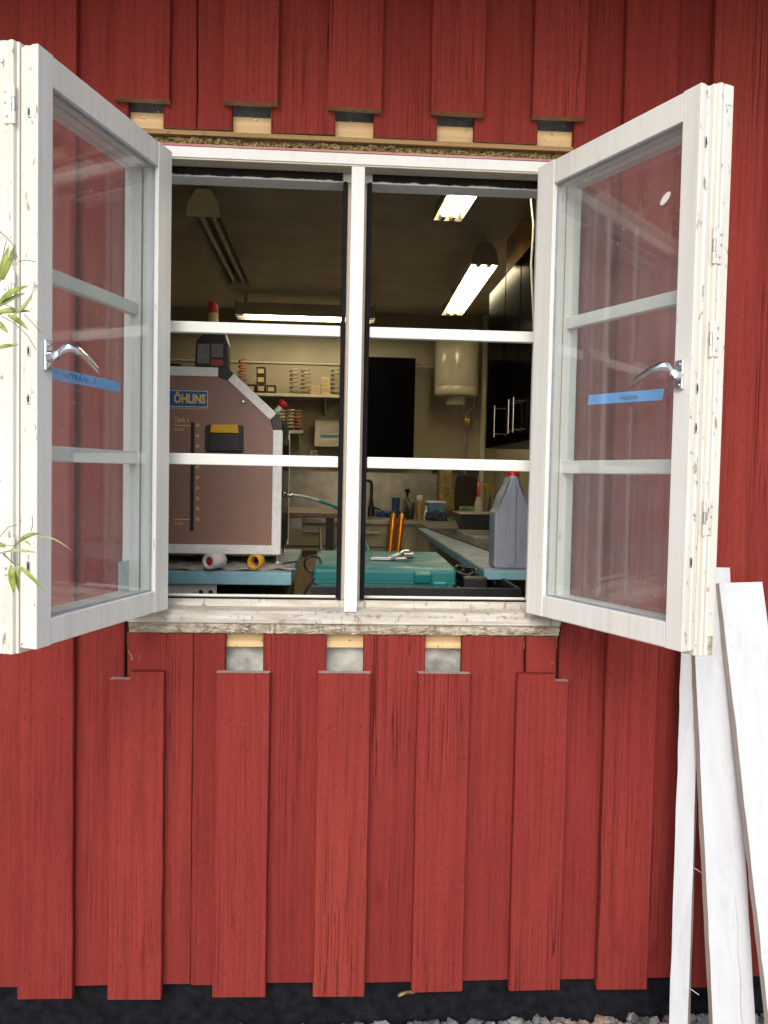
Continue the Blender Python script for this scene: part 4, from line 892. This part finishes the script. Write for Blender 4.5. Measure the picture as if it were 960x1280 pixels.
# crumpled green cloth and dark glove
def lump(name, label, cat, c, s, mat, seed):
    rr = random.Random(seed); bm = bmesh.new(); bmesh.ops.create_icosphere(bm, subdivisions=3, radius=1)
    for v in bm.verts:
        k = 1+.28*math.sin(5*v.co.x+seed)*math.cos(6*v.co.y)+.2*rr.uniform(-1, 1); v.co = Vector((v.co.x*s[0]*k, v.co.y*s[1]*k, max(0, (v.co.z+.35)*s[2]*k)))
    me = bpy.data.meshes.new(name); bm.to_mesh(me); bm.free(); me.materials.append(mat); o = link(name, me); o.location = c; return tag(o, label, cat)
p = PZ(572, 647, KZ); lump('cloth', 'crumpled green cloth on the back counter', 'cloth', (p.x, 3.9, KZ+.0005), (.10,.07,.055), M_GRNC, 3)
p = PZ(547, 651, KZ); lump('glove', 'dark blue work glove lying at the counter corner', 'glove', (p.x, 3.86, KZ+.0005), (.075,.05,.045), simple('navy_glove', (.02,.035,.06), .8), 5)
lump('dish_cloth', 'dark blue cloth behind the tap', 'cloth', (PY(479, 642, 4.3).x, 4.3, KZ+.0005), (.06,.05,.03), M_BLUEP, 8)
# towel hanging on the splashback and dark bag
tw = MB(); vs = []; fs = []
p0, p1 = PY(549, 590, 4.5), PY(569, 645, 4.5)
for i in range(9):
    for j in range(8):
        x = p0.x+(p1.x-p0.x)*(i/8)*(.8+.25*j/7); vs.append((x, 4.555-.02*abs(math.sin(i*1.3))-.01*j/7, PY(560, 586, 4.5).z+(KZ+.02-PY(560, 586, 4.5).z)*j/7))
for i in range(8):
    for j in range(7): fs.append((i*8+j, i*8+8+j, i*8+9+j, i*8+1+j))
to_ = tw.add(vs, fs, 0, True).build('towel', M_TOWEL); s_ = to_.modifiers.new('t', 'SOLIDIFY'); s_.thickness = .006; tag(to_, 'ochre towel hanging over the back splashback', 'towel')
hk = MB().box((PY(549, 588, 4.5).x-.05, 4.545, PY(560, 588, 4.5).z), (PY(600, 588, 4.5).x, 4.5795, PY(560, 582, 4.5).z)).build('hook_rail', M_BLK, None, .003); tag(hk, 'dark hook rail above the ochre towel', 'rail')
a_, b_ = PY(571, 642, 4.3), PY(598, 594, 4.3)
bg_ = thing('tool_bag', 'dark brown upright bag on the back counter next to the towel', 'bag', ((a_.x+b_.x)/2, 4.35, KZ+.0005)); hw_ = (b_.x-a_.x)/2; hh_ = b_.z-KZ
MB().prism([(-hw_,0),(hw_,0),(hw_*1.02,hh_*.7),(hw_*.8,hh_),(-hw_*.85,hh_),(-hw_*1.02,hh_*.7)], 'y', -.07, .09).build('body', simple('dark_brown_cloth', (.022,.015,.010), .85), bg_, .02, 3)
MB().box((-hw_*.8,-.076,.03),(hw_*.8,-.0705,.09)).build('pocket', M_TOWEL, bg_, .002)
# yellow funnel on a bottle, red marker, pale bottle
fn = jar('oil_funnel_bottle', 'small bottle holding a yellow funnel beside the canister', 609, 614, 619, 650, 3.2, [('bottle', [(1.3,-.0),(1.3,.55),(.6,.75),(.6,1)], 0)], [simple('smoky_bottle', (.12,.07,.05), .3)], 'bottle')
pf = PY(611, 620, 3.2); ft = PY(611, 605, 3.2).z
fu = thing('funnel', 'yellow plastic funnel standing in a small bottle', 'funnel', (pf.x, 3.2, pf.z-.012)); MB().lathe([(.006,0),(.008,.014),(.034,ft-pf.z+.006),(.036,ft-pf.z+.012),(.032,ft-pf.z+.010)], (0,0,0), 18).build('cone', simple('funnel_yellow', (.48,.36,.02), .45), fu)
pm = PY(597, 640, 3.4); jar('paint_bottle', 'pale bottle with red cap next to the yellow funnel', 594, 601, 603, 650, 3.4, [('body', [(1.4,0),(1.4,.5),(.7,.66)], 0), ('cap', [(.62,.66),(.62,1),(.5,1)], 1)], [M_CREAMP, M_REDP], 'bottle')
tc_ = thing('side_cabinet', 'low dark cabinet behind the long workbench end', 'cabinet', (.95, 3.4, -.02)); MB().box((-.42,-.42,.02),(.26,.36,.9185)).build('carcass', M_CREAMP, tc_, .004); MB().box((-.43,-.43,.919),(.265,.365,.9198)).build('top', M_STAIN, tc_)
# ---- gold fork tubes
for i, (ut, ub) in enumerate(((491.5, 487.0), (502.0, 497.5))):
    t0 = PY(ut, 643.5, KY-.03); b0 = PY(ub, 688, 3.62); d_ = (b0-t0); k2 = (-.02-t0.z)/d_.z; bb = t0+d_*k2
    o = thing('fork_tube', ('gold tube leaning on the drawers below the dark blue cup', 'gold tube leaning on the drawers below the soap bottle')[i], 'tube', bb, 0, 'gold tubes leaning on the counter'); io = inv(o)
    MB().tube([io @ bb, io @ t0], .022, 16).build('tube_body', M_GOLD, o)
    dn = (t0-bb).normalized(); MB().tube([io @ t0, io @ (t0+dn*.02)], [.0225,.020], 16).build('end_cap', M_BLK, o)
# ---- black wall cabinet on back wall
a_, b_ = PY(436, 573, 4.42), PY(520, 447, 4.42)
bc_ = thing('wall_panel_cabinet', 'flat black cabinet hung on the back wall beside the water heater', 'cabinet', ((a_.x+b_.x)/2, 4.5, a_.z)); hw_ = (b_.x-a_.x)/2; hh_ = b_.z-a_.z
MB().box((-hw_,-.06,0),(hw_,.0995,hh_)).build('carcass', M_BLK, bc_, .003); MB().box((-hw_+.004,-.08,.004),(hw_-.004,-.0605,hh_-.004)).build('door', M_DARK, bc_, .003)
# ---- water heater
wh_y = 4.33; a_, b_ = PY(543, 495, wh_y), PY(599, 424, wh_y); rr_ = (b_.x-a_.x)/2
wh = thing('water_heater', 'white cylindrical water heater hung on the back wall', 'water heater', ((a_.x+b_.x)/2, wh_y, PY(570, 507, wh_y).z)); z0 = a_.z-PY(570, 507, wh_y).z; zt3 = PY(570, 424, wh_y).z-PY(570, 507, wh_y).z
MB().lathe([(rr_*.9,z0),(rr_,z0+.012),(rr_,z0+.06),(rr_*.985,z0+.063),(rr_,z0+.066),(rr_,zt3-.02),(rr_*.9,zt3)], (0,0,0), 36).build('tank', M_CREAMP, wh)
MB().lathe([(rr_*.40,0),(rr_*.46,.006),(rr_*.46,z0-.0005)], (0,0,0), 24).build('bottom_cap', M_CREAMP, wh)
for dx in (rr_*1.04,): 
    MB().tube([(dx,.20,zt3),(dx,.20,z0-.05),(dx-.06,.19,z0-.12),(dx-.06,.19,z0-.14)], .010, 8).build('pipe', M_CREAMP, wh)
    MB().tube([(dx-.02,.05,zt3-.1),(dx-.07,.02,z0+.05),(dx-.12,.02,z0-.09),(dx-.09,.08,z0-.14)], .005, 6).build('cable', M_CREAMP, wh)
MB().tube([(rr_*.62,.19,-.18),(rr_*.66,.19,-.30),(rr_*.64,.2,-.62)], .012, 8).build('pipe', M_STAIN, wh)
MB().lathe([(.03,-.03),(.04,0),(.03,.03)], (rr_*.75,.16,-.11), 10).build('valve', simple('brass', (.45,.30,.08), .35, .7), wh)
MB().box((-.06,.2,zt3*.5),(.06,RYB-wh_y-.0005,zt3*.7)).build('wall_bracket', M_STEEL, wh)
# ---- dark wall cabinets with bar handles, cardboard box on top
CX = .80
cabs = []
zc0, zc1 = 1.366, 2.224
for i, (y0_, y1_) in enumerate(((2.275, 2.715), (1.93, 2.26), (1.40, 1.915))):
    lab = ['dark glossy wall cabinet, the one closest to the water heater', 'dark glossy wall cabinet in the middle of the row', 'dark glossy wall cabinet under the cardboard box'][i]
    o = thing('wall_cabinet', lab, 'cabinet', (CX+.17, (y0_+y1_)/2, zc0), 0, 'dark wall cabinets in a row'); hy = (y1_-y0_)/2
    MB().box((-.15,-hy,0),(RX1-CX-.1705,hy,zc1-zc0)).build('carcass', M_BLK, o, .002)
    dr = MB().box((-.17,-hy+.002,.002),(-.1505,hy-.002,zc1-zc0-.002)).build('door', M_DARK, o, .002)
    yh_ = (-hy+.05) if i == 0 else (hy-.05)
    yh_ = hy-.045 if i == 2 else -hy+.045
    hd = MB().tube([(-.200,yh_,.045),(-.200,yh_,.205)], .006, 10).build('bar_handle', M_CHROME, dr)
    for z in (.06, .19): MB().tube([(-.200,yh_,z),(-.1702,yh_,z)], .004, 8).build('handle_post', M_CHROME, dr)
p_ = PY(632, 344, 0); cbx = thing('cardboard_box', 'orange cardboard box on top of the dark wall cabinets', 'box', (CX+.116, 2.11, zc1+.0005))
MB().box((-.115,-.16,0),(.16,.17,.165)).build('carton', M_CARD, cbx, .003); MB().box((-.1162,-.05,.06),(-.1151,.07,.13)).build('print', M_CREAMP, cbx)
for sy in (-1, 1): MB().box((-.118,-.158 if sy < 0 else .005,.1655),(.163,-.0 if sy < 0 else .168,.168)).build('flap', M_CARD, cbx)
wr = MB().tube([PY(664,252,1.1)+Vector((0,0,.45)), PY(664,252,1.1), PY(667,280,1.1), PY(666,300,1.1), PY(664,330,1.1), PY(667,400,1.1), Vector((.72,1.12,BZ+.0065))], .004, 6).build('cable', M_WHITEP); tag(wr, 'thin white cable hanging down beside the dark wall cabinets', 'cable')
# trim post beside heater
tp_ = MB().box((PY(602, 500, 4.5).x, 4.52, -.02), (PY(608, 500, 4.5).x, 4.5995, CEZ-.001)).build('corner_trim', M_CREAMP, None, .002); tag(tp_, 'pale corner post between water heater and dark cabinets', 'post')
# ---- shelves with springs and cartons on the back wall
SY = 4.38
def shelf(label, u0, u1, v, depth=.22):
    a_, b_ = PY(u0, v, SY), PY(u1, v, SY); o = thing('wall_shelf', label, 'shelf', ((a_.x+b_.x)/2, RYB-.001, a_.z)); hw_ = (b_.x-a_.x)/2
    MB().box((-hw_,-depth,-.022),(hw_,0,0)).build('board', M_CREAMP, o, .002)
    for x in (-hw_*.7, hw_*.7): MB().prism([(-depth*.8,-.0225),(0,-.0225),(0,-.14),(-.015,-.14)], 'x', x-.006, x+.006).build('bracket', M_CREAMP, o)
    return a_.z
z1s = shelf('long pale shelf of springs and cartons on the back wall', 285, 428, 490)
z2s = shelf('short lower shelf of springs behind the machine', 345, 379, 537.5)
def spring(label, u, v_top, zb, wpx, y, mat, turns=6, group='coil springs on the shelves'):
    p = PY(u, v_top, y); h = p.z-zb; r = wpx/2*(y-CAM.y)/FPX; o = thing('coil_spring', label, 'spring', (p.x, y, zb+.0005), 0, group)
    n = turns*14; MB().tube([(r*math.cos(2*math.pi*i/14), r*math.sin(2*math.pi*i/14), .009+(h-.018)*i/n) for i in range(n+1)], .0072, 6).build('coil', mat, o); return o
spring('rust orange coil spring on the long shelf beside stacked cartons', 303.5, 447, z1s, 9.5, 4.44, M_ORANGE, 6)
for u, vt, lb in ((368.5, 460, 'cream coil spring on the long shelf, its twin between it and the tan cartons'), (382.5, 460, 'cream coil spring on the long shelf between its twin and the tan cartons'), (420, 459, 'cream coil spring on the long shelf beside the stacked tan carton')): spring(lb, u, vt, z1s, 11, 4.44, M_CREAMS, 6)
for u, vt, lb in ((351, 512, 'cream coil spring on the short shelf, half behind the red stop button'), (363, 511, 'cream coil spring on the short shelf between cream and rust springs')): spring(lb, u, vt, z2s, 9, 4.44, M_CREAMS, 6)
spring('rust orange coil spring on the short lower shelf', 372, 512, z2s, 7.5, 4.44, M_ORANGE, 6)
def carton(label, u0, u1, v0, v1, mat, zb, group):
    a_, b_ = PY(u0, v1, SY), PY(u1, v0, SY); h = a_.z*0+(b_.z-a_.z); o = thing('carton', label, 'box', ((a_.x+b_.x)/2, SY+.005, zb), 0, group); hw_ = (b_.x-a_.x)/2
    MB().box((-hw_,0,0),(hw_,.10,h-.0008)).build('box_body', mat, o, .002)
    MB().box((-hw_*.72,-.0012,h*.22),(hw_*.72,.0002,h*.75)).build('label_print', M_CARD2 if mat is M_BLK else M_CREAMS, o); return zb+h
zz = z1s+.0005; gA = 'dark trimmed cartons stacked beside the orange spring'
carton('dark trimmed carton next to the rust orange spring', 309, 319, 477.5, 488, M_BLK, zz, gA)
zA = carton('bottom carton of the dark trimmed stack of three', 320.5, 331.5, 477, 488, M_BLK, zz, gA)
carton('single dark trimmed carton on the far side of the stack from the spring', 333, 344.5, 478, 488, M_BLK, zz, gA)
zB = carton('middle carton of the dark trimmed stack', 320.5, 331.5, 465.5, 476, M_BLK, zA, gA); carton('topmost carton of the dark trimmed stack', 320.5, 331.5, 454.5, 465, M_BLK, zB, gA)
gB = 'tan cartons stacked between the cream springs'
carton('single tan carton next to the pair of cream springs', 389, 400.5, 478, 489, M_CARD2, zz, gB); zC = carton('tan carton with another tan carton on top', 401.5, 413, 478, 489, M_CARD2, zz, gB)
carton('tan carton on top of two others between cream springs', 401.5, 412, 467, 477.5, M_CARD2, zC, gB)
# conduit, electric box
a_ = PY(290, 452, RYB-.01); b_ = PY(545, 459, RYB-.01)
cdt = MB().tube([(a_.x-.6, RYB-.0085, a_.z), (b_.x, RYB-.0085, a_.z)], .008, 8).build('conduit', M_CREAMP); tag(cdt, 'thin conduit pipe running along the back wall above the shelf', 'pipe')
a_, b_ = PY(393, 558, 4.5), PY(432, 526, 4.5)
eb = thing('fuse_box', 'pale wall mounted fuse box below the long shelf', 'fuse box', ((a_.x+b_.x)/2, RYB, a_.z)); hw_ = (b_.x-a_.x)/2; hh_ = b_.z-a_.z
MB().box((-hw_,-.10,0),(hw_,-.001,hh_)).build('case', M_CREAMP, eb, .004)
for z0_, z1_, mt in ((.55,.78,M_STAIN),(.36,.46,M_LTBLUE),(.12,.24,M_STAIN)): MB().box((-hw_*.62,-.104,hh_*z0_),(hw_*.62,-.1005,hh_*z1_)).build('window', mt, eb)
pj = PY(392, 565, 4.45); sc_ = thing('wall_hook', 'pale small hook plate below the fuse box', 'hook', (pj.x, RYB, pj.z)); MB().box((-.03,-.03,-.03),(.03,-.001,.02)).build('plate', M_CREAMP, sc_, .003); MB().tube([(0,-.03,0),(0,-.09,-.005),(.02,-.10,.01)], .008, 8).build('peg', M_CREAMP, sc_)
# dark table behind the machine
tb = thing('dark_table', 'dark table with pale top edge behind the teal hose', 'table', (-.30, 2.3, -.02))
tz = PY(380, 641, 2.2).z
MB().box((-.75,-.1,tz-.005),(.30,.6,tz+.02)).build('top', simple('brown_top', (.22,.15,.10), .5), tb, .003)
MB().box((-.73,-.08,tz-.06),(.10,.58,tz-.0055)).build('apron', M_STAIN, tb)
for x in (-.68, .24):
    for y in (-.05, .53): MB().box((x-.02,y-.02,0),(x+.02,y+.02,tz-.006)).build('leg', M_BLK, tb)
ch = thing('paper_bin', 'tan storage crate standing under the dark table', 'crate', (-.35, 2.5, -.02)); MB().box((-.35,-.2,0),(.22,.2,.80)).build('crate_body', M_CARD2, ch, .004)

# ---- tools hanging on the side wall above the long workbench
rk = thing('tool_rack', 'dark tool rack with screwdrivers on the side wall behind the canister', 'rack', (RX1, 2.6, 1.28)); 
MB().box((-.03,-.45,-.02),(-.001,.45,.02)).build('rail', M_BLK, rk, .002)
for k in range(9):
    y = -.40+k*.10; L_ = .16+.05*((k*7) % 4)/3
    tl = MB().tube([(-.045,y,.05),(-.045,y,-.02),(-.045,y,-.05),(-.045,y,-.052),(-.045,y,-L_)], [.012,.013,.010,.004,.003], 8).build('tool', [M_BLK, M_REDP, M_BLK, M_STEEL][k % 4], rk)
bx_ = thing('parts_bin', 'low dark parts bin on the rubber mat behind the steel tray', 'bin', (.86, 2.55, BZ+.0065))
MB().prism([(-.20,0),(.22,0),(.25,.10),(-.24,.10)], 'y', -.14, .14).build('bin_body', M_BLK, bx_, .004)
MB().box((-.245,-.145,.1005),(.255,.145,.108)).build('rim', M_STAIN, bx_, .002)

# ---- dead leaves at the foot of the wall
M_DRY = simple('dry_leaf', (.42,.27,.13), .8, 0, .3, 80)
for (u, v, y, lb, z) in ((508, 1243, -.012, 'pale dead leaf caught under the cladding edge', None), (700, 1271, -.02, 'brown dead leaf on the gravel near the narrow batten', -.098), (424, 1276, -.03, 'brown dead leaf on the gravel below the middle battens', -.098)):
    p = PY(u, v, y); z = p.z if z is None else z+.012; vs = []; fs = []
    for i in range(7):
        t = i/6; w_ = .010*math.sin(math.pi*min(1, t*.95+.03)); vs += [(-.02+.04*t, -w_, .004*math.sin(4*t)), (-.02+.04*t, 0, .002+.006*math.sin(3*t)), (-.02+.04*t, w_, .005*math.cos(3*t))]
    for i in range(6):
        for q in (0, 1): fs.append((i*3+q, i*3+q+1, i*3+4+q, i*3+3+q))
    o = MB().add(vs, fs, 0, True, Matrix.Rotation(R(40+u), 4, 'Z') @ Matrix.Rotation(R(55), 4, 'X')).build('dead_leaf', M_DRY); o.location = (p.x, y, z); sm_ = o.modifiers.new('t', 'SOLIDIFY'); sm_.thickness = .0004
    tag(o, lb, 'leaf', 'dead leaves at the wall foot')
